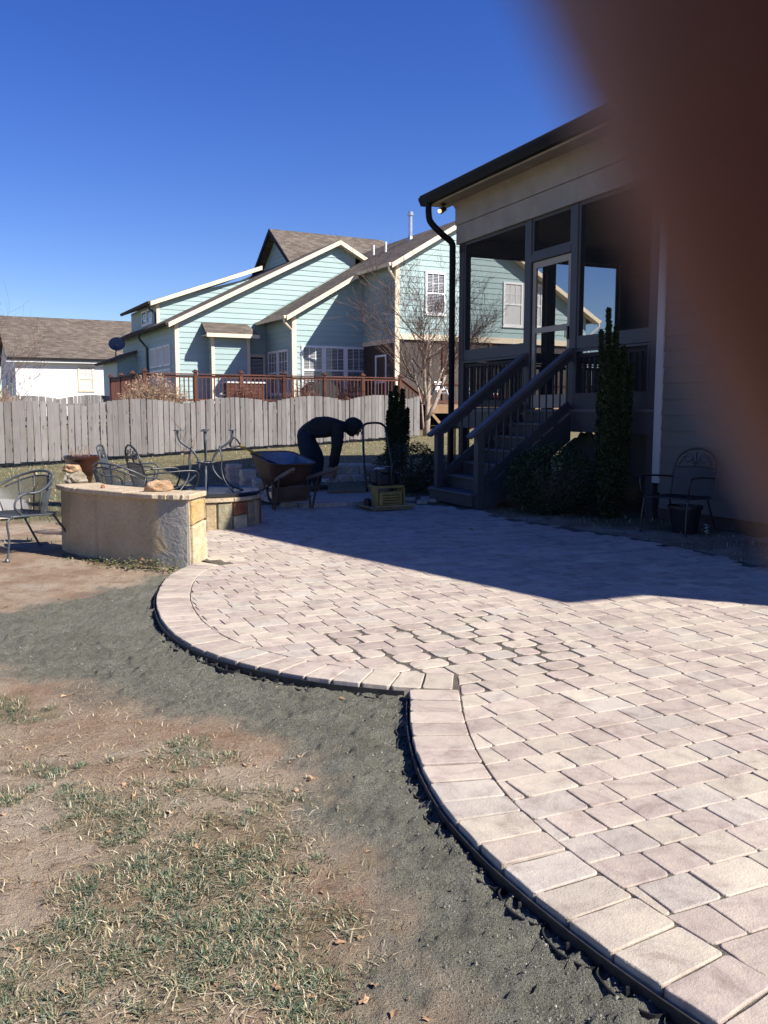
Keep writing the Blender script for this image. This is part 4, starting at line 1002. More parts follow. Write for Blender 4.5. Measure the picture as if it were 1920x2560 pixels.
# pale folding chairs and a red cooler on it
for k, (x, y) in enumerate(((.9, .8), (2.3, .9))):
    o = empty('folding_chair', SO + TD*x + TB*y + Vector((0, 0, 1.5)), TRZ + .4*k, ('pale metal folding chair on the low deck by the tree' if k == 0 else 'pale metal folding chair on the low deck beside the red cooler'), 'chair')
    for s_ in (-.22, .22):
        mb = MB(); mb.tube([(s_, -.25, 0), (s_, .25, .8)], .018, 6); mb.tube([(s_, .25, 0), (s_, -.22, .48)], .018, 6); mb.build('frame', M['galv'], o)
    mb = MB(); mb.box(-.22, .22, -.22, .12, .42, .45); mb.build('seat', M['galv'], o); mb = MB(); mb.beam((0, .2, .55), (0, .28, .85), .42, .02, up=(0, 1, 0)); mb.build('backrest', M['galv'], o)
o = empty('cooler', SO + TD*3.1 + TB*.7 + Vector((0, 0, 1.5)), TRZ, 'small red cooler on the low deck', 'cooler')
mb = MB(); mb.cbox(-.25, .25, -.16, .16, 0, .36, .02); mb.build('box', m_plain('red_plastic', (.35, .02, .015), .35, .1), o); mb = MB(); mb.cbox(-.26, .26, -.17, .17, .363, .44, .02); mb.build('lid', M['white'], o)
# ------------------------------------------------------------------ picket fence with arched sections
FA = Vector((-7.76, 17.9, 0)); FB = Vector((.94, 27.5, 0)); FDn = (FB-FA).normalized(); FRZ = math.atan2(FDn.y, FDn.x)
def fence(name, A, length, s_start, label, seed, panel, off, H0, zfn, pk_w=.136, gap=.013, dense=True):
    root = empty(name, (A.x, A.y, 0), FRZ, label, 'fence'); r_ = random.Random(seed)
    s_ = s_start
    while s_ < length:
        ph = ((s_-off)/panel) % 1.0
        h = H0 + .15*(1-(2*ph-1)**2) + r_.uniform(-.006, .006)
        x = s_+pk_w/2; P_ = A + FDn*x; z0 = zfn(P_.x, P_.y) + r_.uniform(.0, .03); zt = zfn(P_.x, P_.y) + .015 + h
        mb = MB(); t = r_.uniform(-.008, .008); lean = r_.gauss(0, .009)
        W = pk_w*r_.uniform(.97, 1.0)
        mb.add([(x-W/2, t, z0), (x+W/2, t, z0), (x+W/2+lean, t, zt), (x-W/2+lean, t, zt), (x-W/2, t+.018, z0), (x+W/2, t+.018, z0), (x+W/2+lean, t+.018, zt), (x-W/2+lean, t+.018, zt)],
               [(0,1,2,3), (5,4,7,6), (1,5,6,2), (4,0,3,7), (3,2,6,7), (4,5,1,0)])
        mb.build('picket', M['fence'], root)
        s_ += pk_w+gap*r_.uniform(.1, 2.2)
    s_ = off-panel*int((off-s_start)/panel+1)
    while s_ < length:
        a = max(s_, s_start); b = min(s_+panel, length); 
        if b > a+.05:
            Pa = A+FDn*a; Pb = A+FDn*b
            for zz in (.28, H0-.22):
                mb = MB(); mb.beam((a, .045, zfn(Pa.x, Pa.y)+zz), (b-.005, .045, zfn(Pb.x, Pb.y)+zz), .038, .085); mb.build('rail', M['fence'], root)
            mb = MB(); za = zfn(Pa.x, Pa.y); mb.box(a-.045, a+.045, .066, .156, za-.1, za+H0-.03); mb.build('post', M['fence'], root)
        s_ += panel
    return root
def fz(x, y): return gbase(x, y) + .03
fence('picket_fence', FA, 13.1, -3.4, 'long weathered grey picket fence with arched tops across the back of the yard', 4, 2.72, 1.68, 1.12, fz)
FA2 = Vector((-17.0, 31.0, 0))
fence('picket_fence', FA2, 13.0, 0, 'farther grey picket fence with arched tops in front of the white house', 9, 2.72, .5, .98, lambda x, y: gbase(x, y)+.02)
# ------------------------------------------------------------------ trees and shrubs
M['bark'] = m_plain('pale_bark', (.34, .26, .20), .85, .35, 9, bump=.01)
M['twig'] = m_plain('reddish_twig', (.13, .075, .055), .8, .3, 9)
def bare_tree(name, base, label, seed, stems, twig_len=.9, mat='bark', tw='twig', depth=4, cat='tree', group=None, spread=.55, shrink=.70):
    root = empty(name, base, 0, label, cat, group); r_ = random.Random(seed)
    trunk = MB(); crown = MB()
    def grow(p, d, L, r, lv):
        n = 5; pts = [p.copy()]; rs = [r]; q = p.copy(); dd = d.copy()
        for i in range(n):
            dd = (dd + Vector((r_.gauss(0, .10), r_.gauss(0, .10), r_.gauss(.05, .05)))).normalized(); q = q + dd*L/n
            pts.append(q.copy()); rs.append(max(.0035, r*(1-.55*(i+1)/n)))
        (trunk if lv < 2 else crown).tube(pts, rs, 7 if lv < 2 else 4 if lv < 3 else 3, cap=lv < 2)
        if lv >= depth: return
        kids = r_.randint(4, 6) if lv else r_.randint(5, 7)
        for k in range(kids):
            i = r_.randint(1 if lv else 2, n); az = r_.uniform(0, 2*pi); up = dd.orthogonal().normalized(); side = dd.cross(up)
            nd = (dd*r_.uniform(.45, 1.0) + (up*cos(az)+side*sin(az))*r_.uniform(.5, 1.0)*spread*1.6 + Vector((0, 0, .12))).normalized()
            grow(pts[i], nd, L*r_.uniform(.45, .8)*shrink/.7, max(.0035, rs[i]*r_.uniform(.45, .7)), lv+1)
    for (off, d, L, r) in stems: grow(Vector(off), Vector(d).normalized(), L, r, 0)
    trunk.build('trunk', M[mat], root, smooth=True); crown.build('crown', M[tw], root)
    return root
gzt = gbase(1.3, 28.5)-.1
bare_tree('bare_tree', (1.35, 28.5, gzt), 'leafless multi-stemmed tree with pale bark beyond the end of the picket fence', 21,
          [((0, 0, 0), (.02, 0, 1), 3.0, .105), ((.03, .03, .6), (.26, .05, 1), 2.7, .075), ((-.05, .02, 0), (-.16, .1, 1), 2.7, .04), ((.0, -.03, 1.2), (-.14, -.1, 1), 2.1, .06)], depth=4, spread=.52)
bare_tree('bare_tree', (-13.2, 30.5, .5), 'thin leafless sapling in front of the dark gable end of the white house', 5, [((0, 0, 0), (.02, 0, 1), 2.7, .045), ((-.1, 0, 0), (-.15, 0, 1), 2.6, .04), ((.1, 0, 0), (.12, 0, 1), 1.9, .03)], depth=3, tw='twig', mat='twig')
# dry brown shrubs between fence and deck
M['dry_shrub'] = m_plain('dry_shrub_stems', (.30, .20, .13), .9, .35, 6)
def dry_shrub(x, y, rx, h, label, seed, mat='dry_shrub', n=420):
    r_ = random.Random(seed); z = gbase(x, y)-.05; root = empty('dry_shrub', (x, y, z), 0, label, 'shrub')
    mb = MB(); hd = MB()
    for i in range(n):
        a = r_.uniform(0, 2*pi); rr = rx*math.sqrt(r_.random()); tx, ty = rr*cos(a), rr*sin(a)*.6; hh = h*r_.uniform(.55, 1.05)*(1-.35*(rr/rx)**2)
        p0 = Vector((tx*.25, ty*.25, 0)); p2 = Vector((tx, ty, hh)); p1 = (p0+p2)/2 + Vector((r_.gauss(0, .05), r_.gauss(0, .05), .1*h))
        mb.tube([p0, p1, p2], [.009, .007, .004], 3, cap=False)
        for k in range(3):
            q = p1.lerp(p2, r_.random()); s_ = r_.uniform(.02, .05); d = Vector((r_.gauss(0, 1), r_.gauss(0, 1), r_.gauss(.3, .7))).normalized()*s_*2.6
            mb.tube([q, q+d], [.005, .003], 3, cap=False)
            e = d.orthogonal().normalized()*s_*.5; hd.add([q+d-e, q+d*1.5, q+d+e, q+d*.6], [(0,1,2,3)])
    mb.build('stems', M[mat], root); hd.build('seed_heads', M[mat], root)
    return root
M['red_shrub'] = m_plain('red_brown_shrub_stems', (.16, .07, .05), .9, .35, 6)
dry_shrub(-6.9, 26.6, 1.15, 2.05, 'wide tan dry shrub in front of the corner of the raised deck', 1, n=700)
dry_shrub(-4.35, 27.6, .6, 1.9, 'thin red-brown shrub against the deck railing next to the tan shrub', 2, 'red_shrub', 240)
dry_shrub(-2.7, 28.6, .7, 1.9, 'thin red-brown shrub against the middle of the deck railing', 3, 'red_shrub', 240)
dry_shrub(-1.2, 29.2, .6, 1.9, 'thin red-brown shrub against the deck railing near the deck stairs', 4, 'red_shrub', 220)
dry_shrub(-12.9, 29.9, .8, 1.7, 'pale dry hydrangea shrub in front of the white house corner', 6, n=200)
# evergreens: many small leaves through the volume
def leaf_mat(name, c):
    N = Nodes(name); a = N.attr('tint').outputs['Color']; N.base(N.mix(1.0, a, c, 'MULTIPLY'), .6, 0, .3); return N.m
M['evergreen'] = leaf_mat('evergreen_leaves', (.034, .050, .020))
def evergreen(name, base, label, shape, n, leaf, seed, cat='shrub', spires=None):
    """shape(u) -> radius at relative height u; spires = list of (dx, dy, height, radius) for upright shoots"""
    r_ = random.Random(seed); root = empty(name, base, 0, label, cat)
    mb = MB(); tk = MB()
    def lf(x, y, z, up=.4):
        s_ = leaf*r_.uniform(.6, 1.3); d = Vector((r_.gauss(0, 1), r_.gauss(0, 1), r_.gauss(up, .7))).normalized()*s_; e = d.orthogonal().normalized()*s_*.3
        if r_.random() < .5: e = d.cross(e).normalized()*s_*.3
        k = r_.uniform(.5, 1.6); mb.col = (k, k*r_.uniform(.9, 1.1), k*.9); p = Vector((x, y, z))
        mb.add([p, p+d*.5+e, p+d, p+d*.5-e], [(0,1,2,3)])
    if spires is None:
        H, R = shape
        for i in range(n):
            a = r_.uniform(0, 2*pi); ph = math.acos(r_.uniform(-1, 1)); d = Vector((sin(ph)*cos(a), sin(ph)*sin(a), cos(ph)))
            k = (1 + .16*noise.noise(d*2.1+Vector((seed, 0, 0))) + .08*noise.noise(d*6)) * (1-.35*r_.random()**2.5)
            lf(d.x*R*k, d.y*R*k*.85, max(.02, H/2+d.z*H/2*k))
        tk.tube([(0, 0, -.05), (0, 0, H*.5)], [.05, .03], 6)
        for i in range(24):
            a = r_.uniform(0, 2*pi); tk.tube([(0, 0, H*.15), (cos(a)*R*.7, sin(a)*R*.6, H*r_.uniform(.3, .85))], [.018, .006], 4)
    else:
        for dx, dy, h, R in spires:
            tk.tube([(dx*.3, dy*.3, -.05), (dx*.7, dy*.7, h*.4), (dx, dy, h*.97)], [.02, .014, .004], 5)
            for i in range(int(n*h*R)):
                u = r_.random()**.8; rad = R*(1-u**3.0)*(.5+.5*min(1, u*6)) * math.sqrt(r_.random()) * (1+.35*noise.noise(Vector((u*14, dx*9, dy*9))))
                a = r_.uniform(0, 2*pi); cxx = dx*(.3+.7*u); cyy = dy*(.3+.7*u)
                lf(cxx+rad*cos(a), cyy+rad*sin(a), u*h, .9)
    mb.build('foliage', M['evergreen'], root); tk.build('stem', M['twig'], root)
    return root
sp_r = random.Random(4)
evergreen('boxwood_bush', (2.16, 11.32, -.04), 'rounded dark boxwood bush to the house side of the porch stairs', (.90, .60), 9000, .035, 3)
evergreen('boxwood_bush', (.42, 14.0, -.02), 'rounded dark boxwood bush behind the porch stairs on the lawn side', (.80, .55), 6000, .035, 8)
evergreen('columnar_holly', (2.83, 10.98, -.04), 'tall narrow evergreen column growing against the screened porch wall', None, 26000, .04, 5,
          spires=[(sp_r.uniform(-.18, .18), sp_r.uniform(-.14, .14), h, .12) for h in (1.9, 2.0, 1.75, 2.1, 1.85, 1.6, 2.05)] + [(-.16, .02, 2.30, .07), (-.08, .0, 2.56, .07), (.02, .0, 2.35, .08), (.12, .02, 2.1, .09), (.22, .0, 1.9, .10)])
evergreen('columnar_holly', (.24, 16.4, gbase(.24, 16.4)-.05), 'narrow evergreen column standing on the lawn near the picket fence', None, 20000, .045, 6,
          spires=[(-.12, 0, 1.55, .12), (-.02, .03, 1.66, .09), (.10, 0, 1.6, .12), (.2, .02, 1.25, .11), (-.16, -.05, 1.2, .12), (.06, -.08, 1.35, .13)])
# a staked sapling on the lawn
sap = empty('sapling', (-4.3, 18.9, gbase(-4.3, 18.9)-.04), 0, 'thin bare sapling tied to a pale stake near the fence', 'sapling')
r_ = random.Random(3); mb = MB()
mb.tube([(0, 0, 0), (.02, 0, .4), (.05, 0, .85)], [.008, .006, .003], 5)
for k in range(16):
    z = r_.uniform(.15, .8); a = r_.uniform(0, 2*pi); L = r_.uniform(.1, .35); mb.tube([(.02, 0, z), (.02+cos(a)*L*.6, sin(a)*L*.6, z+L*.5), (.02+cos(a)*L, sin(a)*L, z+L*1.1)], [.004, .003, .002], 3, cap=False)
mb.build('twigs', M['twig'], sap)
mb = MB(); mb.beam((.12, 0, -.02), (.24, .02, .5), .022, .022); mb.build('stake', M['new_wood'], sap)
# ------------------------------------------------------------------ curved stucco seat wall with stone end
def stone_mat(name, c1, c2, c3):
    N = Nodes(name); co = N.coord(); oi = N.new('ShaderNodeObjectInfo')
    ad = N.new('ShaderNodeVectorMath'); ad.operation = 'ADD'; N.link(co, ad.inputs[0]); cb = N.new('ShaderNodeCombineXYZ'); ml = N.math('MULTIPLY', oi.outputs['Random'], 23.0)
    for i in range(3): N.link(ml, cb.inputs[i])
    N.link(cb.outputs[0], ad.inputs[1]); v = ad.outputs[0]
    a = N.noise(v, 5, 6, .7, .8); b = N.noise(v, 17, 5, .75)
    cc = N.ramp(a, [(.28, c3), (.45, c1), (.62, c2), (.8, c1)])
    cc = N.mix(1.0, cc, N.ramp(b, [(.3, (.72,)*3), (.7, (1.2,)*3)]), 'MULTIPLY'); N.bump(b, .02)
    return N.base(cc, .85, 0, .25)
M['stone_gold'] = stone_mat('golden_flagstone', (.52, .42, .26), (.58, .50, .33), (.42, .24, .08))
M['stone_orange'] = stone_mat('orange_flagstone', (.50, .30, .10), (.48, .40, .27), (.40, .36, .30))
M['stone_rust'] = stone_mat('rust_flagstone', (.26, .10, .05), (.36, .18, .09), (.20, .09, .05))
M['stone_tan'] = stone_mat('tan_flagstone', (.40, .30, .17), (.46, .36, .22), (.28, .19, .10))
M['stone_grey'] = stone_mat('grey_green_flagstone', (.27, .24, .16), (.34, .28, .18), (.20, .17, .11))
M['cap'] = stone_mat('sandstone_cap', (.50, .385, .25), (.55, .44, .30), (.42, .31, .195))
M['mortar'] = m_plain('mortar', (.45, .39, .30), .9, .2, 20, bump=.006)
N = Nodes('stained_stucco'); co = N.coord(); mp = N.new('ShaderNodeMapping'); N.link(co, mp.inputs[0]); mp.inputs['Scale'].default_value = (9, 9, .7)
dr_ = N.noise(mp.outputs[0], 1.0, 5, .6); bl = N.noise(co, 3.0, 5, .65); fi = N.noise(co, 45, 4, .7); tw = N.noise(co, 6, 3, .5, 2.0)
cc = N.ramp(bl, [(.3, (.38, .29, .17)), (.55, (.45, .35, .215)), (.75, (.50, .40, .26))])
cc = N.mix(N.ramp(dr_, [(.56, 0.0), (.72, .38)]), cc, (.17, .115, .065))
gx_ = N.new('ShaderNodeSeparateXYZ'); N.link(co, gx_.inputs[0])
pat = N.math('ADD', N.math('MULTIPLY', gx_.outputs[0], 1.6), N.math('MULTIPLY', N.noise(co, 4, 4, .6), .9))
cc = N.mix(N.ramp(N.math('ADD', pat, .35), [(.30, 0.0), (.44, 1.0)]), cc, (.27, .255, .225))     # newer grey patch towards the stone end
cc = N.mix(1.0, cc, N.ramp(fi, [(.3, (.85,)*3), (.7, (1.1,)*3)]), 'MULTIPLY')
N.bump(N.math('ADD', tw, N.math('MULTIPLY', fi, .35)), .022, .8); M['stucco'] = N.base(cc, .88, 0, .2)
WOUT = spline([(-3.10, 8.42, 0), (-2.95, 8.20, 0), (-2.70, 7.98, 0), (-2.32, 7.70, 0), (-2.0, 7.50, 0), (-1.80, 7.43, 0), (-1.672, 7.405, 0)], 5)
WT = tangents(WOUT); WTH = .34
swall = empty('seat_wall', (-1.672, 7.405, 0), 0, 'low curved stucco garden wall with sandstone caps and a golden stone end', 'wall')
WIN = [p + Vector((-t.y, t.x, 0))*WTH for p, t in zip(WOUT, WT)]
HT = .545
mb = MB(); n_ = len(WOUT); vs_ = []; NZ = 7
for k in range(NZ+1):
    z = -.06 + (HT+.06)*k/NZ
    for p, t in zip(WOUT, WT):
        d = -Vector((-t.y, t.x, 0))*(.010*noise.noise(Vector((p.x*5, p.y*5, z*5))) + .012*(1-k/NZ)); vs_.append((p.x+d.x, p.y+d.y, z))
base_n = len(vs_)
for z in (-.06, HT): vs_ += [(p.x, p.y, z) for p in WIN]
fs_ = []
for k in range(NZ):
    for i in range(n_-1): a = k*n_+i; fs_.append((a, a+1, a+1+n_, a+n_))
for i in range(n_-1):
    a = base_n+i; fs_.append((a+1, a, a+n_, a+n_+1)); fs_.append((NZ*n_+i, NZ*n_+i+1, base_n+n_+i+1, base_n+n_+i))
fs_.append((0, NZ*n_, base_n+n_, base_n)); fs_.append((n_-1, base_n+n_-1, base_n+2*n_-1, NZ*n_+n_-1))
mb.add(vs_, fs_); o = mb.build('stucco_body', M['stucco'], swall, world=True); smooth_angle(o, 50)
# caps: five slabs of sandstone
ci = [0, 8, 16, 24, n_-1]; cr = random.Random(6)
for a, b in zip(ci[:-1], ci[1:]):
    P1 = [WOUT[i] - Vector((-WT[i].y, WT[i].x, 0))*(.035+cr.uniform(-.006, .012)) for i in range(a, b+1)]; P2 = [WIN[i] + Vector((-WT[i].y, WT[i].x, 0))*(.03+cr.uniform(-.008, .01)) for i in range(a, b+1)]
    if a == 0: P1 = [P1[0] - WT[0]*.05] + P1; P2 = [P2[0] - WT[0]*.05] + P2
    if b == n_-1: P1 = P1 + [P1[-1] + WT[-1]*.045]; P2 = P2 + [P2[-1] + WT[-1]*.045]
    g = .004; P1[0] = P1[0] + (P1[1]-P1[0]).normalized()*g; P2[0] = P2[0] + (P2[1]-P2[0]).normalized()*g
    zt = HT + .042 + cr.uniform(-.003, .003)
    poly = [(p.x, p.y, HT+.001) for p in P1] + [(p.x, p.y, HT+.001) for p in P2[::-1]]
    mb = MB(); mb.prism(poly, (0, 0, zt-HT)); o = mb.build('cap_stone', M['cap'], swall, world=True)
    bv = o.modifiers.new('worn', 'BEVEL'); bv.width = .006; bv.segments = 1
# end face stones
e0 = WOUT[-1]; e1 = WIN[-1]; ed = (e1-e0).normalized(); en = WT[-1]
mb = MB(); q = [e0+ed*.0, e1]; mb.prism([(e0.x, e0.y, -.05), (e1.x, e1.y, -.05), (e1.x, e1.y, HT-.002), (e0.x, e0.y, HT-.002)], en*.02); mb.build('mortar_face', M['mortar'], swall, world=True)
def face_stone(o0, dv, nv, pts, mat, parent, th=.03, seed=0):
    """pts in (s, z) on a vertical face from o0 along dv, standing proud along nv"""
    r_ = random.Random(seed); P_ = []
    n = len(pts)
    for i in range(n):
        a = Vector(pts[i]); b = Vector(pts[(i+1) % n]); P_.append(a)
        for k in (1, 2): P_.append(a.lerp(b, k/3) + Vector((r_.uniform(-.007, .007), r_.uniform(-.007, .007))))
    c = sum(P_, Vector((0, 0)))/len(P_)
    f = []; 
    for kk, (sc_, t) in enumerate(((1.0, 0.0), (1.0, th*.7), (.93, th))):
        f.append([o0 + dv*(c.x+(p.x-c.x)*sc_) + nv*(t*r_.uniform(.85, 1.15)) + Vector((0, 0, c.y+(p.y-c.y)*sc_)) for p in P_])
    mb = MB(); m = len(P_); mb.add([v for r in f for v in r] , [(k*m+i, k*m+(i+1) % m, (k+1)*m+(i+1) % m, (k+1)*m+i) for k in range(2) for i in range(m)] + [tuple(2*m+i for i in range(m))])
    o = mb.build('stone', mat, parent, world=True)
    bm = bmesh.new(); bm.from_mesh(o.data); bmesh.ops.recalc_face_normals(bm, faces=bm.faces); bm.to_mesh(o.data); bm.free(); return o
oz = e0 + en*.018
face_stone(oz, ed, en, [(.012, .33), (.30, .35), (.29, .525), (.012, .53)], M['stone_orange'], swall, seed=1)
face_stone(oz, ed, en, [(.008, -.04), (.328, -.02), (.325, .335), (.012, .315)], M['stone_gold'], swall, .034, seed=2)
face_stone(oz, ed, en, [(.305, .35), (.335, .35), (.333, .53), (.30, .53)], M['stone_tan'], swall, .026, seed=3)
# rocks
def rock(loc, s_, label, mat, seed, rz=0):
    bm = bmesh.new(); bmesh.ops.create_icosphere(bm, subdivisions=3, radius=1)
    for q in bm.verts:
        k = 1 + .42*noise.noise(q.co*1.5+Vector((seed, seed*2, 0))) + .16*noise.noise(q.co*3.7+Vector((seed, 0, 0))) - .10*abs(noise.noise(q.co*7+Vector((0, seed, 0)))); c = q.co*k
        q.co = Vector((c.x*s_[0], c.y*s_[1], max(-.55, c.z)*s_[2]))
    zmin = min(q.co.z for q in bm.verts)
    for q in bm.verts: q.co.z -= zmin
    mb = MB(); mb.bm(bm); o = mb.build('rock', mat); smooth_angle(o, 14); o.location = loc; o.rotation_euler = (0, 0, rz); return tag(o, label, 'rock')
M['rock_orange'] = stone_mat('orange_sandstone_rock', (.38, .23, .125), (.44, .30, .18), (.28, .16, .085))
M['rock_grey'] = stone_mat('grey_tan_rock', (.29, .25, .185), (.34, .29, .21), (.18, .145, .105))
rock((-1.98, 7.74, HT+.046), (.125, .08, .062), 'flat orange sandstone rock near the stone end of the curved wall', M['rock_orange'], 3, .3)
rock((-3.03, 8.62, HT+.044), (.115, .09, .075), 'grey-tan rock at the plain end of the wall carrying an orange rock', M['rock_grey'], 7, .9)
rock((-3.06, 8.63, HT+.153), (.09, .07, .05), 'small orange rock balanced on top of a grey-tan rock', M['rock_orange'], 9, .2)
rock((-2.57, 8.02, HT+.043), (.02, .018, .022), 'tiny reddish pebble lying alone on the wall cap', M['stone_rust'], 11)
# ------------------------------------------------------------------ round stone fire pit
PC = Vector((-2.05, 10.12, 0)); PR = .62; PH = .30
pit = empty('fire_pit', PC, 0, 'round fire pit faced with rust and tan stones under an upturned table', 'fire pit')
mb = MB(); mb.lathe([(PR-.03, -.05), (PR-.03, PH), (PR-.28, PH), (PR-.28, .02)], 40, cap=False); mb.build('mortar_ring', M['mortar'], pit)
a = -2.2; pr_ = random.Random(12); mats = ['stone_tan', 'stone_rust', 'stone_tan', 'stone_grey', 'stone_gold', 'stone_rust', 'stone_grey']; k = 0
a = radians(-175); kk = 0
while a < radians(175):
    da = pr_.choice((.30, .26, .34, .22)); two = pr_.random() < .35
    for z0, z1_ in (((-.03, PH*.45), (PH*.48, PH-.012)) if two else ((-.03, PH-.012),)):
        mb = MB(); m = 5; ring = []
        for rr, zz0, zz1, ia in ((PR-.03, z0, z1_, 0), (PR-.005, z0, z1_, 0), (PR+.004, z0+.014, z1_-.014, .018)):
            for j in range(m): t = a+.015+ia+(da-.03-2*ia)*j/(m-1); ring.append((rr*cos(t), rr*sin(t), zz0+pr_.uniform(-.004, .004)))
            for j in range(m-1, -1, -1): t = a+.015+ia+(da-.03-2*ia)*j/(m-1); ring.append((rr*cos(t), rr*sin(t), zz1+pr_.uniform(-.004, .004)))
        L = 2*m; fs_ = []
        for r0 in range(2):
            for j in range(L): fs_.append((r0*L+j, r0*L+(j+1) % L, (r0+1)*L+(j+1) % L, (r0+1)*L+j))
        for j in range(m-1): fs_.append((2*L+j, 2*L+j+1, 2*L+L-2-j, 2*L+L-1-j))
        mb.add(ring, fs_); mb.build('stone', M[mats[kk % len(mats)]], pit); kk += 1
    a += da
for k in range(7):
    a0 = 2*pi*k/7+.01; a1 = 2*pi*(k+1)/7-.01; pts = [((PR+.03)*cos(a0+(a1-a0)*j/6), (PR+.03)*sin(a0+(a1-a0)*j/6), PH+.002) for j in range(7)] + [((PR-.30)*cos(a1+(a0-a1)*j/6), (PR-.30)*sin(a1+(a0-a1)*j/6), PH+.002) for j in range(7)]
    mb = MB(); mb.prism(pts, (0, 0, .04)); mb.build('cap_stone', M['cap'], pit)
# upturned wrought-iron table on the pit
tb = empty('upturned_table', PC + Vector((.0, 0, PH+.043)), radians(-35), 'black wrought iron patio table lying upside down on the fire pit with curved legs up', 'table')
mb = MB(); mb.lathe([(.60, .0), (.615, .012), (.615, .035), (.60, .045), (.55, .03), (.05, .02)], 40, cap=False); mb.lathe([(.55, .0), (.55, .03)], 40); o = mb.build('tabletop', M['iron_dark'], tb); smooth_angle(o, 40)
TH = .72
for k in range(4):
    ang = radians(45+90*k); ca, sa = cos(ang), sin(ang)
    prof = [(.42, .03), (.21, .13), (.09, .26), (.08, .38), (.15, .50), (.27, .59), (.305, .66), (.31, .72)]
    mb = MB(); mb.tube([(r*ca, r*sa, z) for r, z in [(p.x, p.y) for p in [Vector((a, b, 0)) for a, b in []]]], .01) if False else None
    pts = [(p.x*ca, p.x*sa, p.y) for p in spline([(a, b, 0) for a, b in prof], 5)]
    mb.tube(pts, .013, 7); lg = mb.build('leg', M['iron'], tb, smooth=True)
    mb = MB(); mb.lathe([(.045, 0), (.045, .012)], 10, .31*ca, .31*sa, .72); mb.build('foot_pad', M['iron'], lg)
    ang2 = ang+radians(45); ca, sa = cos(ang2), sin(ang2)
    prof = [(.44, .03), (.30, .16), (.25, .30), (.26, .42), (.22, .54)]
    mb = MB(); mb.tube([(p.x*ca, p.x*sa, p.y) for p in spline([(a, b, 0) for a, b in prof], 4)], .008, 6); mb.build('scroll', M['iron'], tb, smooth=True)
mb = MB(); mb.tube([(.1*cos(t), .1*sin(t), .36) for t in [2*pi*i/16 for i in range(17)]], .011, 6); mb.build('collar', M['iron'], tb, smooth=True)
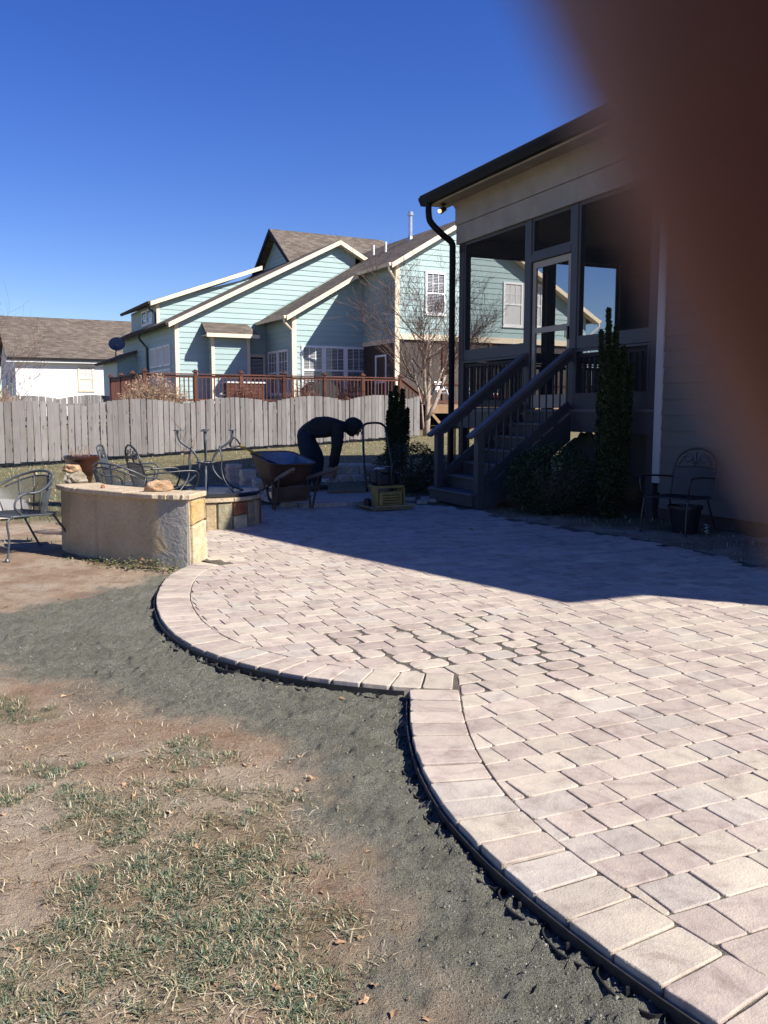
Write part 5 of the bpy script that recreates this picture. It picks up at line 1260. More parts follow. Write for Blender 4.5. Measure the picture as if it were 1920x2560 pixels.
# ------------------------------------------------------------------ wrought-iron chairs
def mesh_panel(mb, fn, nu, nv, r=.0028):
    """expanded-metal diamonds over a surface fn(u, v)"""
    for s_ in (1, -1):
        for k in range(-nv, nu+nv+1, 1):
            pts = []
            for j in range(nv+1):
                u = (k + s_*j)/nu if s_ > 0 else (k - j + 0)/nu + 0
                if 0 <= u <= 1: pts.append(fn(u, j/nv))
                elif pts: break
            if len(pts) > 1: mb.tube(pts, r, 3, cap=False)
def arm_chair(name, kind, loc, rz, label, mat='iron', tilt=None):
    """local: seat faces -y, origin on the ground under the seat"""
    root = empty(name, loc, rz, label, 'chair', 'wrought iron patio chairs')
    if tilt: root.rotation_euler = tilt
    m = M[mat]; SW, SD, SH = .26, .25, .40
    mb = MB(); ring = spline([(-SW, -SD, SH), (0, -SD-.035, SH+.005), (SW, -SD, SH), (SW+.01, 0, SH-.01), (SW-.03, SD, SH-.02), (0, SD+.05, SH-.02), (-SW+.03, SD, SH-.02), (-SW-.01, 0, SH-.01)], 5, True); ring.append(ring[0])
    mb.tube(ring, .010, 6); mb.build('seat_frame', m, root, smooth=True)
    mb = MB(); mesh_panel(mb, lambda u, v: Vector(((u-.5)*2*(SW-.01), (v-.5)*2*SD, SH-.018*sin(pi*u)*sin(pi*v)-.004)), 16, 18); mb.build('seat', m, root)
    if kind == 'barrel':
        def rim(t):      # t 0..1 round the back from one arm front to the other
            a = radians(-25+230*t); lift = sin(pi*min(1, max(0, (t-.08)/.84)))
            return Vector(((.33)*cos(a), .02+.30*sin(a)*1.0, SH+.20+.17*max(0, lift)**1.2))
        def low(t):
            a = radians(-18+216*t); return Vector((.25*cos(a), .02+.245*sin(a), SH-.015))
        mb = MB(); mb.tube([rim(i/30) for i in range(31)], .012, 6)
        mb.tube([rim(i/30)+Vector((0, 0, -.05))*.9 for i in range(6, 25)], .008, 5); mb.build('back_rim', m, root, smooth=True)
        for s_ in (0, 1):
            r0 = rim(s_); sg = 1 if s_ == 0 else -1
            mb = MB(); mb.tube(spline([r0, r0+Vector((0, -.09, -.03)), r0+Vector((0, -.13, -.11)), r0+Vector((-.02*sg, -.06, -.18)), Vector((.26*sg, -.12, SH))], 5), .011, 6); mb.build('arm', m, root, smooth=True)
        mb = MB(); mesh_panel(mb, lambda u, v: low(.14+.72*u).lerp(rim(.14+.72*u)+Vector((0, 0, -.045)), v), 34, 12); mb.build('backrest', m, root)
        mb = MB()
        for t in (.12, .30, .42, .58, .70, .88): mb.tube([low(t), rim(t)+Vector((0, 0, -.01))], .007, 5)
        mb.build('back_bars', m, root, smooth=True)
        legs = [((-SW, -SD+.02, SH), [(-SW-.01, -SD-.05, SH-.05), (-SW, -SD-.03, .2), (-SW-.0, -SD-.06, .0)]), ((SW, -SD+.02, SH), [(SW+.01, -SD-.05, SH-.05), (SW, -SD-.03, .2), (SW, -SD-.06, .0)]),
                ((-SW+.03, SD-.03, SH-.02), [(-SW+.02, SD+.03, .30), (-SW, SD+.12, .16), (-SW-.01, SD+.22, 0)]), ((SW-.03, SD-.03, SH-.02), [(SW-.02, SD+.03, .30), (SW, SD+.12, .16), (SW+.01, SD+.22, 0)])]
    else:
        BH = .50; lean = .26
        def bk(x, h): return Vector((x, SD+.02+h*lean, SH-.03+h))
        if kind == 'arch': out = [(-.24, 0), (-.25, .2), (-.245, .36), (-.19, .47), (-.08, .53), (0, .54), (.08, .53), (.19, .47), (.245, .36), (.25, .2), (.24, 0)]
        else: out = [(-.25, 0), (-.26, .2), (-.265, .42), (-.25, .47), (-.22, .485), (0, .50), (.22, .485), (.25, .47), (.265, .42), (.26, .2), (.25, 0)]
        mb = MB(); mb.tube(spline([bk(a, b) for a, b in out], 4), .012, 6); mb.tube([bk(-.235, .33), bk(0, .34), bk(.235, .33)], .008, 5); mb.build('back_frame', m, root, smooth=True)
        mb = MB(); mesh_panel(mb, lambda u, v: bk((u-.5)*.47, .02+v*.31), 15, 15); mb.build('backrest', m, root)
        mb = MB(); rr_ = random.Random(4)
        for s_ in (-1, 1):    # leaf scrolls under the top rail
            top = .43 if kind == 'square' else .46
            mb.tube(spline([bk(0, .35), bk(.04*s_, .41), bk(.10*s_, .385), bk(.15*s_, .41), bk(.20*s_, .36)], 4), .007, 4)
            mb.tube(spline([bk(.03*s_, .37), bk(.05*s_, top), bk(.11*s_, top+.02), bk(.13*s_, top-.03)], 4), .006, 4)
            mb.tube(spline([bk(.20*s_, .35), bk(.16*s_, .44), bk(.12*s_, .43)], 4), .006, 4)
            for (a, b) in ((.05, .40), (.09, .43), (.14, .42), (.17, .38)):
                p = bk(a*s_, b); mb.add([p, p+Vector((.02, .006, .018)), p+Vector((.0, .01, .042)), p+Vector((-.02, .006, .018))], [(0,1,2,3)])
        mb.tube([bk(0, .34), bk(0, .50)], .007, 4); mb.build('leaf_scrolls', m, root, smooth=True)
        for s_ in (-1, 1):
            mb = MB(); mb.tube(spline([bk(.25*s_, .22), Vector((.29*s_, .10, SH+.21)), Vector((.30*s_, -.18, SH+.22)), Vector((.30*s_, -.27, SH+.19)), Vector((.285*s_, -.27, SH+.08)), Vector((.26*s_, -.22, SH))], 5), .011, 6); mb.build('arm', m, root, smooth=True)
        legs = [((s_*SW, -SD+.02, SH), [(s_*(SW+.005), -SD-.02, .2), (s_*(SW+.01), -SD-.03, 0)]) for s_ in (-1, 1)] + [((s_*(SW-.03), SD-.02, SH-.02), [(s_*(SW-.02), SD+.05, .22), (s_*(SW), SD+.14, 0)]) for s_ in (-1, 1)]
    for p0, ps in legs:
        mb = MB(); mb.tube(spline([p0]+ps, 5), .0105, 6); lg = mb.build('leg', m, root, smooth=True)
        mb = MB(); mb.lathe([(.022, 0), (.022, .012), (.014, .03)], 8, ps[-1][0], ps[-1][1], ps[-1][2]); mb.build('foot', m, lg)
    return root
arm_chair('iron_chair', 'barrel', (-3.42, 8.12, -.045), radians(-30), 'barrel-backed iron chair standing on bare dirt at the plain end of the curved wall')
arm_chair('iron_chair', 'barrel', (-2.78, 9.45, -.02), radians(150), 'barrel-backed iron chair between the curved wall and the planter')
arm_chair('iron_chair', 'arch', (-2.50, 10.05, -.0), radians(124), 'iron armchair with an arched leaf-scroll back standing behind the curved wall', 'iron_dark')
arm_chair('iron_chair', 'square', (-3.12, 10.95, -.0), radians(100), 'iron armchair with a squared leaf-scroll back behind the arched-back chair')
arm_chair('iron_chair', 'arch', (3.22, 9.62, -.04), radians(-48), 'iron armchair with arched back in the shade against the taupe siding', 'iron_dark')
# dark pot under that chair
pot = empty('plant_pot', (3.28, 9.52, -.04), 0, 'black plastic pot tucked under the shaded iron armchair', 'pot')
mb = MB(); mb.lathe([(.13, 0), (.17, .28), (.185, .28), (.185, .31), (.165, .31), (.15, .24), (.02, .24)], 20); mb.build('body', M['black_metal'], pot)
mb = MB(); mb.tube([(.2+.03*cos(t*5), -.1+.03*sin(t*5), .02+t*.03) for t in [i*.25 for i in range(14)]], .006, 5); mb.build('coil', M['galv'], pot, smooth=True)
# brown glazed planter on its pedestal
pl = empty('glazed_planter', (-4.15, 12.1, -.02), 0, 'brown glazed bowl planter on a pedestal with dead stems behind the wall', 'planter')
N = Nodes('brown_glaze'); co = N.coord(); N.base(N.ramp(N.noise(co, 4, 4), [(.3, (.022, .009, .007)), (.7, (.055, .019, .012))]), .18, 0, .6); M['glaze'] = N.m
mb = MB(); mb.lathe([(.12, .42), (.165, .46), (.195, .53), (.215, .60), (.222, .63), (.235, .645), (.245, .68), (.24, .70), (.215, .69), (.20, .62)], 32, cap=False); mb.lathe([(.212, .65), (.01, .66)], 32, cap=False); o = mb.build('bowl', M['glaze'], pl); smooth_angle(o, 50)
mb = MB(); mb.lathe([(.17, 0), (.18, .05), (.12, .12), (.10, .28), (.13, .40), (.14, .43)], 28); o = mb.build('pedestal', M['glaze'], pl); smooth_angle(o, 50)
mb = MB(); r_ = random.Random(1)
for k in range(26): x, y = r_.uniform(-.18, .18), r_.uniform(-.18, .18); mb.tube([(x*.9, y*.9, .64), (x+r_.gauss(0, .05), y+r_.gauss(0, .05), .66+r_.uniform(.06, .2))], .003, 3)
mb.build('dead_stems', M['dry_shrub'], pl)
# red hose coil by the pit
hs = MB(); hs.tube([(.26*cos(t)+.01*t, .26*sin(t), .02+.012*t/2) for t in [i*.25 for i in range(60)]], .012, 6)
o = hs.build('hose_coil', m_plain('red_rubber_hose', (.30, .035, .02), .45, .2), smooth=True); o.location = (-2.45, 11.35, .0); tag(o, 'coiled red hose lying on the ground behind the fire pit', 'hose')
# pale concrete path at the left
mb = MB(); mb.prism([(-7.5, 13.2, -.02), (-5.2, 12.7, -.02), (-4.4, 10.9, -.02), (-4.9, 10.4, -.02), (-7.5, 11.2, -.02)], (0, 0, .03)); o = mb.build('path', M['concrete']); o['kind'] = 'structure'
# ------------------------------------------------------------------ stacks and loose pavers at the far edge of the patio
lp = random.Random(17)
def loose(x, y, z, rz, L, W, label, grp, T=.058):
    mb = MB(); paver_mesh(mb, [(-L/2, -W/2), (L/2, -W/2), (L/2, W/2), (-L/2, W/2)], T, T); n = mb.v[:]
    o = mb.build('loose_paver', M['paver']); o.location = (x, y, z); o.rotation_euler = (0, 0, rz)
    return tag(o, label, 'paver', grp)
bz = math.atan2(E_.y, E_.x)
for (x, y, n, lab) in ((-2.42, 14.15, 8, 'loose paver in the tallest stack behind the upturned table'), (-2.12, 13.7, 7, 'loose paver in the stack next to the wheelbarrow tray'), (-1.86, 13.3, 5, 'loose paver in the low stack beside the wheelbarrow wheel')):
    for k in range(n):
        loose(x+lp.uniform(-.012, .012), y+lp.uniform(-.012, .012), -.03+k*.0585, bz+lp.gauss(0, .05), .222, .222, lab.replace('loose paver in', 'topmost paver of') if k == n-1 else lab, 'stacked pavers by the wheelbarrow')
for i in range(9):
    for j in range(7):
        if (i, j) in ((0, 0), (8, 0), (8, 1), (0, 6), (1, 6), (8, 6)): continue
        e = .225*i; u = .152*j*1.5; q = Vector((-1.22, 11.75)) + E_*(e*.95) + U_*u
        if q.x > .25 and q.y < 12.6: continue
        loose(q.x, q.y, -.004, bz+lp.gauss(0, .015), .214, .218, 'paver laid loose on the unfinished strip where the worker bends', 'pavers laid loose on the unfinished strip')
for k in range(9):
    x = -.95+.235*k; y = 15.35+.10*k+lp.uniform(-.05, .05)
    for z in range(lp.choice((1, 2, 2))): loose(x+lp.uniform(-.01, .01), y, gbase(x, y)-.045+z*.0585, bz+lp.gauss(0, .08), .222, .222, 'loose paver in the low row of piles beyond the worker', 'row of low paver piles')
for k in range(7):
    x = -.85+.24*(k % 4); y = 16.8+.3*(k//4)
    for z in range(3): loose(x+lp.uniform(-.02, .02), y, gbase(x, y)-.045+z*.0585, bz+lp.gauss(0, .1), .222, .222, 'loose paver in the broad pale pile on the shaded lawn', 'broad paver pile on the lawn')
for (x, y) in ((.55, 12.55), (.75, 12.75), (.62, 13.0), (.35, 12.9)): loose(x, y, -.04, lp.uniform(0, 3), .222, .148, 'single loose paver dropped beside the plate compactor', 'dropped pavers')
o = MB(); o.beam((-.85, 13.15, .075), (.05, 13.35, .10), .05, .05); o = o.build('timber', M['handle_wood'], loc=(-.4, 13.25, .05)); tag(o, 'length of timber lying across the loose pavers by the worker', 'timber')
# ------------------------------------------------------------------ wheelbarrow: local y from wheel to grips
wax = Vector((.5, -.866)); wb = empty('wheelbarrow', (-1.51, 12.02, 0), math.atan2(wax.y, wax.x)-pi/2, 'rusty brown steel wheelbarrow with worn wooden handles and a shovel in it', 'wheelbarrow')
N = Nodes('rusty_tray'); co = N.coord(); N.base(N.ramp(N.noise(co, 5, 6, .7), [(.3, (.055, .032, .024)), (.55, (.10, .05, .03)), (.75, (.13, .06, .03))]), .6, 0, .4); M['rust'] = N.m
N = Nodes('worn_skylit_steel'); co = N.coord(); N.base(N.ramp(N.noise(co, 6, 5, .7), [(.3, (.09, .11, .14)), (.7, (.20, .23, .27))]), .42, .3, .5); M['tray_in'] = N.m  # blue skylight inside the tray is put into this steel colour
def rrect(x0, x1, y0, y1, z0, z1, r, n=5):
    pts = []
    for cx, cy, a0 in ((x1-r, y1-r, 0), (x0+r, y1-r, 90), (x0+r, y0+r, 180), (x1-r, y0+r, 270)):
        for k in range(n): a = radians(a0+90*k/(n-1)); px, py = cx+r*cos(a), cy+r*sin(a); pts.append((px, py, z0+(z1-z0)*(py-y0)/(y1-y0)))
    return pts
def tray(off):
    rim = rrect(-.32+off, .32-off, -.14+off, .76-off, .73, .60, .15-off*.5); mid = rrect(-.27+off, .27-off, .02+off, .64-off, .46, .42, .14); bot = rrect(-.22+off, .22-off, .08+off, .55-off, .31+off, .31+off, .10)
    return rim, mid, bot
mb = MB(); r1, r2, r3 = tray(0); L = len(r1); mb.add(r1+r2+r3, [(k*L+(i+1) % L, k*L+i, (k+1)*L+i, (k+1)*L+(i+1) % L) for k in range(2) for i in range(L)] + [tuple(2*L+i for i in range(L))[::-1]]); tr_ = mb.build('tray', M['rust'], wb, smooth=True)
mb = MB(); r1b, r2b, r3b = tray(.006); mb.add(r1b+r2b+r3b, [(k*L+i, k*L+(i+1) % L, (k+1)*L+(i+1) % L, (k+1)*L+i) for k in range(2) for i in range(L)] + [tuple(2*L+i for i in range(L))]); mb.build('tray_lining', M['tray_in'], tr_, smooth=True)
mb = MB(); rp = [Vector(p) for p in r1]; rp.append(rp[0]); mb.tube(rp, .012, 6, cap=False); mb.build('rolled_rim', M['rust'], tr_, smooth=True)
for s_ in (-1, 1):
    mb = MB(); mb.beam((s_*.10, -.24, .20), (s_*.30, 1.26, .56), .045, .045); hd_ = mb.build('handle', M['handle_wood'], wb)
    mb = MB(); mb.tube([(s_*.30, 1.22, .55), (s_*.315, 1.36, .585)], [.022, .024], 8); mb.build('grip', M['handle_wood'], hd_)
    mb = MB(); mb.tube([(s_*.25, .55, .36), (s_*.27, .60, .02), (s_*.27, .66, .015), (s_*.27, .84, .44)], .014, 6); mb.build('leg', M['rust'], wb)
    mb = MB(); mb.beam((s_*.16, .05, .27), (s_*.16, .1, .36), .03, .05); mb.build('bracket', M['rust'], wb)
mb = MB(); mb.tube([(-.27, .62, .16), (.27, .62, .16)], .012, 6); mb.build('leg_brace', M['rust'], wb)
mb = MB(); mb.box(-.24, .24, .56, .58, .10, .30); mb.build('leg_plate', M['rust'], wb)
mb = MB(); ty = [((.165)*1, 0)]
tyre = MB()
nR, nr = 28, 8; vs_ = []; fs_ = []
for i in range(nR):
    A_ = 2*pi*i/nR
    for j in range(nr): b = 2*pi*j/nr; R_ = .155+.045*cos(b); vs_.append((.045*sin(b), R_*cos(A_), .2+R_*sin(A_)))
for i in range(nR):
    for j in range(nr): fs_.append((i*nr+j, ((i+1) % nR)*nr+j, ((i+1) % nR)*nr+(j+1) % nr, i*nr+(j+1) % nr))
whl = MB(); whl.add(vs_, fs_); whl = whl.build('tyre', m_plain('tyre_rubber', (.02, .02, .02), .8, .3, 10), wb, smooth=True)
mb = MB(); mb.tube([(-.03, 0, .2), (.03, 0, .2)], .115, 16); mb.tube([(-.13, 0, .2), (.13, 0, .2)], .012, 8); mb.build('rim', M['galv'], whl)
# shovel lying in the tray
sh0 = Vector((-2.03, 11.75, .885)); sh1 = Vector((-1.62, 11.95, .655)); shd = (sh1-sh0).normalized(); she = sh0 + shd*.82
sv = empty('shovel', sh1, 0, 'shovel with a yellow shaft and black D-grip resting in the wheelbarrow', 'shovel')
mb = MB(); mb.tube([sh0+shd*.12, sh0+shd*.50], .017, 8); mb.build('shaft', m_plain('yellow_fibreglass', (.42, .27, .05), .5, .15, 6), sv, world=True, smooth=True)
sx = shd.cross(Vector((0, 0, 1))).normalized(); su = sx.cross(shd)
mb = MB(); mb.tube(spline([sh0+shd*.14, sh0+shd*.06+su*.05, sh0+su*.055, sh0-su*.055, sh0+shd*.06-su*.05, sh0+shd*.14], 3), .013, 6); mb.build('grip', M['black_metal'], sv, world=True, smooth=True)
mb = MB(); c0 = sh0+shd*.48; mb.tube([c0, c0+shd*.12], .019, 8)
q = []
for k, (d_, hw, dn) in enumerate(((.10, .03, 0), (.14, .10, .012), (.30, .105, .02), (.38, .06, .012), (.41, .0, .0))):
    for s_ in (-1, 0, 1): q.append(c0+shd*d_ + sx*hw*s_ - su*(dn if s_ == 0 else 0))
mb.add(q, [(k*3+j, k*3+j+1, k*3+j+4, k*3+j+3) for k in range(4) for j in range(2)]); o = mb.build('blade', M['tray_in'], sv, world=True)
sm_ = o.modifiers.new('thick', 'SOLIDIFY'); sm_.thickness = .003
# ------------------------------------------------------------------ plate compactor
pcr = radians(28); pcx = empty('plate_compactor', (.0, 11.62, 0), pcr, 'yellow plate compactor with engine, guard hoop and tall loop handle on the pavers', 'compactor')
M['yellow'] = m_plain('scuffed_yellow_paint', (.30, .215, .06), .65, .45, 9, bump=.003)
mb = MB(); mb.prism([(-.29, -.27, .015), (.29, -.27, .015), (.29, .24, .015), (-.29, .24, .015)], (0, 0, .022)); 
for s_ in (-1, 1): mb.prism([(-.29, s_*.24-.015, .015), (.29, s_*.24-.015, .015), (.29, s_*.29-.015, .055), (-.29, s_*.29-.015, .055)], (0, 0, .018)); mb.prism([(s_*.29, -.25, .02), (s_*.29, .22, .02), (s_*.34, .22, .05), (s_*.34, -.25, .05)], (0, 0, .018))
mb.build('base_plate', m_plain('dusty_plate', (.28, .23, .14), .8, .25, 8), pcx)
mb = MB(); mb.cbox(-.17, .17, -.21, -.05, .05, .24, .02); bd = mb.build('exciter_cover', M['yellow'], pcx)
mb = MB(); [mb.box(-.13, .13, -.216, -.209, .085+.035*k, .098+.035*k) for k in range(4)]; mb.build('cover_slots', m_plain('dark_slots', (.05, .045, .02), .6), bd)  # slots drawn as dark bars on the cover face
mb = MB(); mb.cbox(-.20, .20, -.19, .15, .285, .315, .008); mb.build('engine_deck', M['yellow'], pcx)
for s_ in (-1, 1): mb = MB(); mb.prism([(s_*.19, -.2, .05), (s_*.19, -.06, .05), (s_*.19, .0, .29), (s_*.19, -.2, .29)], (s_*.012, 0, 0)); mb.build('side_bracket', M['yellow'], pcx)
mb = MB(); mb.cbox(-.14, .10, -.12, .12, .315, .46, .02); mb.cbox(-.19, -.12, -.09, .09, .34, .52, .02); mb.cbox(-.04, .13, -.11, .1, .465, .56, .025); en_ = mb.build('engine', m_plain('engine_black', (.03, .03, .032), .45, .3, 12), pcx)
mb = MB(); mb.tube([(.14, 0, .40), (.19, 0, .40)], .085, 16); mb.build('recoil_starter', M['black_metal'], en_); mb = MB(); mb.cbox(-.12, .0, -.09, .05, .525, .545, .006); mb.build('fuel_cap', M['galv'], en_)
mb = MB(); mb.tube(spline([(.02, -.16, .31), (.02, -.17, .50), (.06, -.16, .60), (.13, -.12, .62), (.19, -.09, .58), (.20, -.08, .45), (.20, -.08, .31)], 5), .016, 8); mb.build('guard_hoop', M['black_metal'], pcx, smooth=True)
hp = [(-.20, .10, .22), (-.22, .14, .55), (-.17, .28, 1.02), (-.13, .32, 1.10), (-.05, .33, 1.125), (.09, .33, 1.125), (.15, .32, 1.10), (.18, .28, 1.02), (.20, .14, .55), (.18, .10, .22)]
mb = MB(); mb.tube(spline(hp, 4), .016, 8); mb.build('handle', M['black_metal'], pcx, smooth=True)
mb = MB(); mb.tube([(-.24, .06, .08), (-.19, .06, .08)], .065, 14); mb.build('transport_wheel', M['black_metal'], pcx)
# ------------------------------------------------------------------ the worker, bent over
def skin_person(name, base, label):
    V = []; Ed = []; R = []
    def v(p, r, e=None):
        V.append(Vector(p)); R.append(r if isinstance(r, tuple) else (r, r))
        if e is not None: Ed.append((e, len(V)-1))
        return len(V)-1
    # local: x = direction he faces, y = his left, z up
    pel = v((-.21, 0, .985), (.22, .21))
    sp1 = v((-.05, 0, .985), (.235, .235), pel); sp2 = v((.12, 0, .99), (.245, .235), sp1); chest = v((.28, 0, .975), (.22, .205), sp2)
    neck = v((.42, 0, .985), (.10, .10), chest); h1 = v((.50, 0, .985), (.082, .09), neck); h2 = v((.575, .0, .965), (.102, .098), h1); h3 = v((.64, .0, .925), (.075, .07), h2)
    hands = []
    for s_ in (1, -1):
        shd_ = v((.30, .17*s_, .985), .125, chest); ua = v((.30, .215*s_, .80), .102, shd_); el = v((.285, .225*s_, .66), .090, ua)
        fa = v((.255+.02*s_, .20*s_, .50), .076, el); wr = v((.235+.03*s_, .17*s_, .36), .044, fa)
        pm = v((.232+.03*s_, .16*s_, .30), (.040, .020), wr); kn = v((.234+.03*s_, .155*s_, .255), (.043, .017), pm)
        for k, (dx, L) in enumerate(((-.033, .066), (-.011, .078), (.011, .074), (.033, .058))):
            a = v((.234+.03*s_+dx, .152*s_, .235), .0098, kn); b = v((.236+.03*s_+dx, .145*s_, .235-L*.5), .0092, a); v((.240+.03*s_+dx, .128*s_, .235-L*.92), .008, b)
        a = v((.19+.03*s_, .15*s_, .275), .0115, pm); b = v((.168+.03*s_, .138*s_, .245), .010, a); v((.165+.03*s_, .125*s_, .215), .0085, b)
        off = .10 if s_ > 0 else -.05
        hip = v((-.21, .095*s_, .90), .150, pel); th = v((-.17+off*.4, .11*s_, .70), .140, hip); kn_ = v((-.09+off, .12*s_, .50), .115, th)
        cf = v((-.12+off, .12*s_, .34), .102, kn_); an = v((-.13+off, .12*s_, .11), .078, cf); hl = v((-.14+off, .12*s_, .055), .045, an)
        bl = v((-.03+off, .13*s_, .045), (.045, .035), hl); v((.06+off, .135*s_, .038), (.038, .028), bl)
    me = bpy.data.meshes.new(name); me.from_pydata(V, Ed, []); tmp = bpy.data.objects.new(name, me); COL.objects.link(tmp)
    md = tmp.modifiers.new('skin', 'SKIN'); md.use_smooth_shade = True; md.branch_smoothing = .6
    for i, sv_ in enumerate(me.skin_vertices[0].data): sv_.radius = R[i]; sv_.use_root = (i == pel)
    ss = tmp.modifiers.new('sub', 'SUBSURF'); ss.levels = 2; ss.render_levels = 2
    dg = bpy.context.evaluated_depsgraph_get(); ev = tmp.evaluated_get(dg); m2 = bpy.data.meshes.new_from_object(ev)
    bpy.data.objects.remove(tmp)
    m2.materials.clear()
    for m in (M['jacket'], M['jeans'], M['boots'], M['skin']): m2.materials.append(m)
    for p in m2.polygons:
        c = p.center; z = c.z; p.use_smooth = True
        if z < .115 and c.x < .2 and abs(c.y) > .05: mi = 2
        elif c.x < .12 and z < .93 and not (c.x > .16): mi = 1
        elif z < .375 and c.x > .12: mi = 3
        elif c.x > .60 and z < .98 and abs(c.y) < .12: mi = 3
        else: mi = 0
        p.material_index = mi
    # jacket folds
    for q in m2.vertices:
        if q.co.z > .40:
            d = noise.noise(q.co*14)*.006 + noise.noise(q.co*6)*.008; q.co += q.normal*d
    o = bpy.data.objects.new(name, m2); COL.objects.link(o); o.location = base
    return tag(o, label, 'person')
M['jacket'] = m_plain('dark_jacket', (.011, .014, .014), .9, .3, 12); M['jeans'] = m_plain('dark_blue_jeans', (.014, .022, .038), .95, .3, 14); M['boots'] = m_plain('dusty_boots', (.06, .05, .042), .85, .3, 14); M['skin'] = m_plain('skin', (.22, .13, .09), .6, .1, 8)
pz = .052
man = skin_person('person', (-1.02, 13.62, pz), 'worker in dark hooded jacket and jeans bent double, reaching down to the pavers')
man.rotation_euler = (0, 0, radians(4))
# hood, face, cap peak
bm = bmesh.new(); bmesh.ops.create_uvsphere(bm, u_segments=24, v_segments=16, radius=1)
for q in bm.verts: q.co = Vector((q.co.x*.165, q.co.y*.13, q.co.z*.148*(1+.05*noise.noise(q.co*3))))
bmesh.ops.delete(bm, geom=[f for f in bm.faces if f.calc_center_median().x > .075 and f.calc_center_median().z < .045], context='FACES')
Rh = Matrix.Translation((.555, 0, .985)) @ Matrix.Rotation(radians(38), 4, 'Y')
mb = MB(); mb.bm(bm, Rh); o = mb.build('hood', M['jacket'], man, smooth=True); sd_ = o.modifiers.new('cloth', 'SOLIDIFY'); sd_.thickness = .012
fm = MB()
bm = bmesh.new(); bmesh.ops.create_uvsphere(bm, u_segments=16, v_segments=12, radius=1)
for q in bm.verts: q.co = Vector((q.co.x*.088, q.co.y*.076, q.co.z*.108))
Rf = Matrix.Translation((.572, 0, .955)) @ Matrix.Rotation(radians(60), 4, 'Y')
fm.bm(bm, Rf)
def fpt(x, y, z): return Rf @ Vector((x, y, z))
fm.tube([fpt(.080, 0, .03), fpt(.108, 0, -.012), fpt(.085, 0, -.022)], [.008, .014, .010], 6)
for s_ in (-1, 1): fm.tube([fpt(.0, .075*s_, .025), fpt(-.012, .088*s_, .0), fpt(0, .076*s_, -.025)], [.008, .012, .007], 5)
fc_ = fm.build('face', M['skin'], man, smooth=True)
mb = MB()
for s_ in (-1, 1):
    bm = bmesh.new(); bmesh.ops.create_uvsphere(bm, u_segments=8, v_segments=6, radius=.011); mb.bm(bm, Matrix.Translation(fpt(.080, .03*s_, .015)))
mb.build('eyes', M['black_metal'], fc_); mb = MB(); mb.tube([fpt(.083, -.024, -.05), fpt(.090, 0, -.052), fpt(.083, .024, -.05)], .005, 5); mb.build('mouth', M['stone_rust'], fc_)
mb = MB(); mb.prism([fpt(.07, -.06, .055), fpt(.135, -.04, .05), fpt(.145, 0, .05), fpt(.135, .04, .05), fpt(.07, .06, .055)], (Rf.to_3x3() @ Vector((0, 0, .012)))); mb.build('cap_peak', M['jacket'], man)
# ------------------------------------------------------------------ leaves on the ground
M['leaf'] = m_plain('dead_leaf', (.33, .20, .11), .8, .3, 30, rnd_obj=.45)
lr = random.Random(31); LM = []
for k in range(5):
    n = 10; pts = []
    for i in range(n):
        a = 2*pi*i/n; r_ = (1 if i % 2 else .62)*lr.uniform(.8, 1.1); pts.append((r_*cos(a)*1.5, r_*sin(a)*.8, .25*sin(2*a+k)+lr.uniform(0, .25)))
    me = bpy.data.meshes.new('dead_leaf'); me.from_pydata([(0, 0, .05)]+pts, [], [(0, i+1, (i+1) % n+1) for i in range(n)]); me.materials.append(M['leaf']); LM.append(me)
cnt = 0
while cnt < 70:
    y = 1.6+lr.random()**1.4*5.2; x = lr.uniform(-.46*y, .2)
    if in_poly(x, y, PATIO) or (in_poly(x, y, SCREEN) and lr.random() > .12): continue
    o = bpy.data.objects.new('dead_leaf', LM[cnt % 5]); COL.objects.link(o); s_ = lr.uniform(.007, .017); o.scale = (s_, s_, s_); o.location = (x, y, ground_at(x, y)+.004); o.rotation_euler = (lr.gauss(0, .3), lr.gauss(0, .3), lr.uniform(0, 6.3))
    tag(o, 'curled tan dead leaf on the patchy lawn', 'leaf', 'dead leaves scattered on the yard'); cnt += 1
for (x, y) in ((-.25, 9.6), (.55, 9.75), (.95, 9.5), (-.75, 8.8)):
    o = bpy.data.objects.new('dead_leaf', LM[cnt % 5]); cnt += 1; COL.objects.link(o); o.scale = (.03, .03, .03); o.location = (x, y, .006); o.rotation_euler = (0, 0, lr.uniform(0, 6))
    tag(o, 'dark dead leaf lying on the shaded pavers', 'leaf', 'dead leaves on the patio')
# ------------------------------------------------------------------ the photographer's phone and the hand that holds it, one finger in front of the lens
CM = Matrix.Translation((0, 0, CAM_H)) @ Matrix.Rotation(radians(90)-PITCH, 4, 'X')     # lens frame: x right, y up, -z forward
def LP(x, y, d): return CM @ Vector((x/1000, y/1000, -d/1000))
phb = LP(-20, -57, -5)
ph = empty('phone', phb, 0, 'slim dark smartphone held upright by the photographer', 'phone')
mb = MB(); bm = bmesh.new(); bmesh.ops.create_cube(bm, size=1.0)
for q in bm.verts: q.co = Vector((q.co.x*.067, q.co.y*.138, q.co.z*.0068))
bmesh.ops.bevel(bm, geom=list(bm.edges), offset=.002, segments=2, affect='EDGES')
mb.bm(bm, CM @ Matrix.Translation((-.0215, -.057, .0048))); mb.build('case', m_plain('phone_case', (.03, .03, .033), .35, .1), ph, world=True)
mb = MB(); mb.add([LP(-52, -112, -8.4), LP(9, -112, -8.4), LP(9, -2, -8.4), LP(-52, -2, -8.4)], [(0, 1, 2, 3)]); mb.build('display', M['glass'], ph, world=True)
V = []; Ed = []; R = []
def hv(p, r, e=None):
    V.append(LP(*p)); R.append((r[0]/1000, r[1]/1000) if isinstance(r, tuple) else (r/1000, r/1000))
    if e is not None: Ed.append((e, len(V)-1))
    return len(V)-1
hr = hv((78, -88, 2), (32, 15))
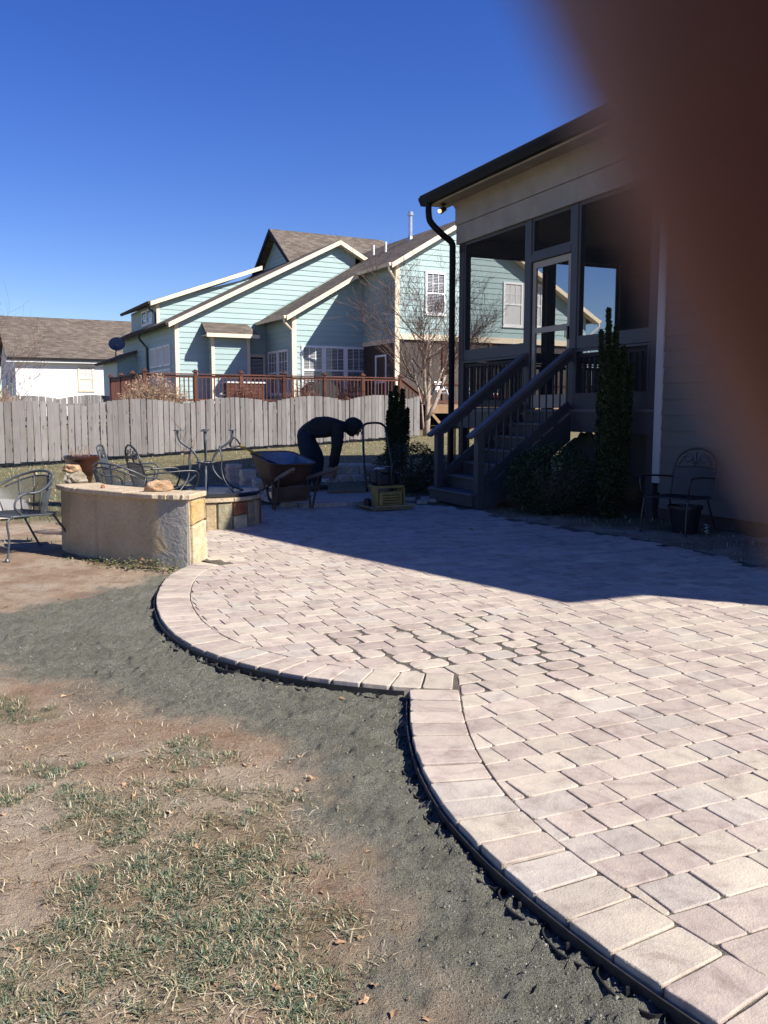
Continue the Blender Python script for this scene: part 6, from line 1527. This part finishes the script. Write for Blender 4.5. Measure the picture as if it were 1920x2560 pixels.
wr_ = hv((100, -128, -12), (25, 18), hr); fa_ = hv((140, -220, -60), (30, 26), wr_); hv((190, -330, -120), (38, 36), fa_)
pk_ = hv((60, -68, 8), (30, 12), hr)
for ch in ([(41, -50.5, 11, 9.5), (26.7, -20.5, 15.5, 9.0), (15.0, 1.5, 14.6, 8.5), (8.0, 14, 14, 8.2), (2.3, 25.5, 13, 6.2)], [(50, -61, 13, 9.5), (28, -52, 21, 9.0), (8, -45, 17, 8.2), (-8, -41, 11, 6.5)],
           [(56, -76, 12, 9.0), (34, -71, 21, 8.6), (12, -66, 16, 7.8), (-4, -63, 10, 6.2)], [(62, -92, 9, 8.0), (42, -90, 19, 7.4), (22, -87, 15, 6.8), (8, -85, 10, 5.6)]):
    e = pk_
    for x, y, d, r in ch: e = hv((x, y, d), r, e)
e = hr
for x, y, d, r in [(66, -64, -12, 12), (42, -50, -22, 10.5), (20, -40, -21, 9.5), (2, -32, -18, 7.5)]: e = hv((x, y, d), r, e)
me = bpy.data.meshes.new('hand'); me.from_pydata(V, Ed, []); tmp = bpy.data.objects.new('hand', me); COL.objects.link(tmp)
md = tmp.modifiers.new('skin', 'SKIN'); md.use_smooth_shade = True; md.branch_smoothing = .5
for i, sv_ in enumerate(me.skin_vertices[0].data): sv_.radius = R[i]; sv_.use_root = (i == hr)
ss = tmp.modifiers.new('sub', 'SUBSURF'); ss.levels = 2; ss.render_levels = 2
dg = bpy.context.evaluated_depsgraph_get(); m2 = bpy.data.meshes.new_from_object(tmp.evaluated_get(dg)); bpy.data.objects.remove(tmp)
N = Nodes('shaded_hand_skin'); co = N.coord(); N.base(N.ramp(N.noise(co, 60, 4), [(.3, (.15, .032, .016)), (.7, (.19, .043, .023))]), .5, 0, .4)  # base colour darker than real skin, carrying the phone's shade on the finger
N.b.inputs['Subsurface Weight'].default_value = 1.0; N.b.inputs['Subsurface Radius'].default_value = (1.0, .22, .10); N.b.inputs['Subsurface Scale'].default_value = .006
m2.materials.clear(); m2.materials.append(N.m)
for p in m2.polygons: p.use_smooth = True
hb = LP(78, -88, 2)
for q in m2.vertices: q.co = q.co - hb
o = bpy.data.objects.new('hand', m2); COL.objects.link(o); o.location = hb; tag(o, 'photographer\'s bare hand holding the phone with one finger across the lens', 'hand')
nm = MB()
for (x, y, d, dx, dy) in ((1.2, 27, 19.2, -.4, .9), (-11, -40, 16, -1, .2), (-7, -62, 15, -1, .2), (5.5, -84.5, 14.5, -1, .1)):
    ax = Vector((dx, dy, 0)).normalized(); sx_ = Vector((-ax.y, ax.x, 0)); pts = []
    for a, b in ((-4, -3.6), (0, -4.6), (4, -3), (5, 0), (4, 3), (0, 4.6), (-4, 3.6)): p = ax*a + sx_*b; pts.append(LP(x+p.x, y+p.y, d-.10*b*b*.6))
    nm.add(pts, [tuple(range(len(pts)))])
nm.build('fingernails', m_plain('nail', (.6, .36, .28), .3, .05), o, world=True)
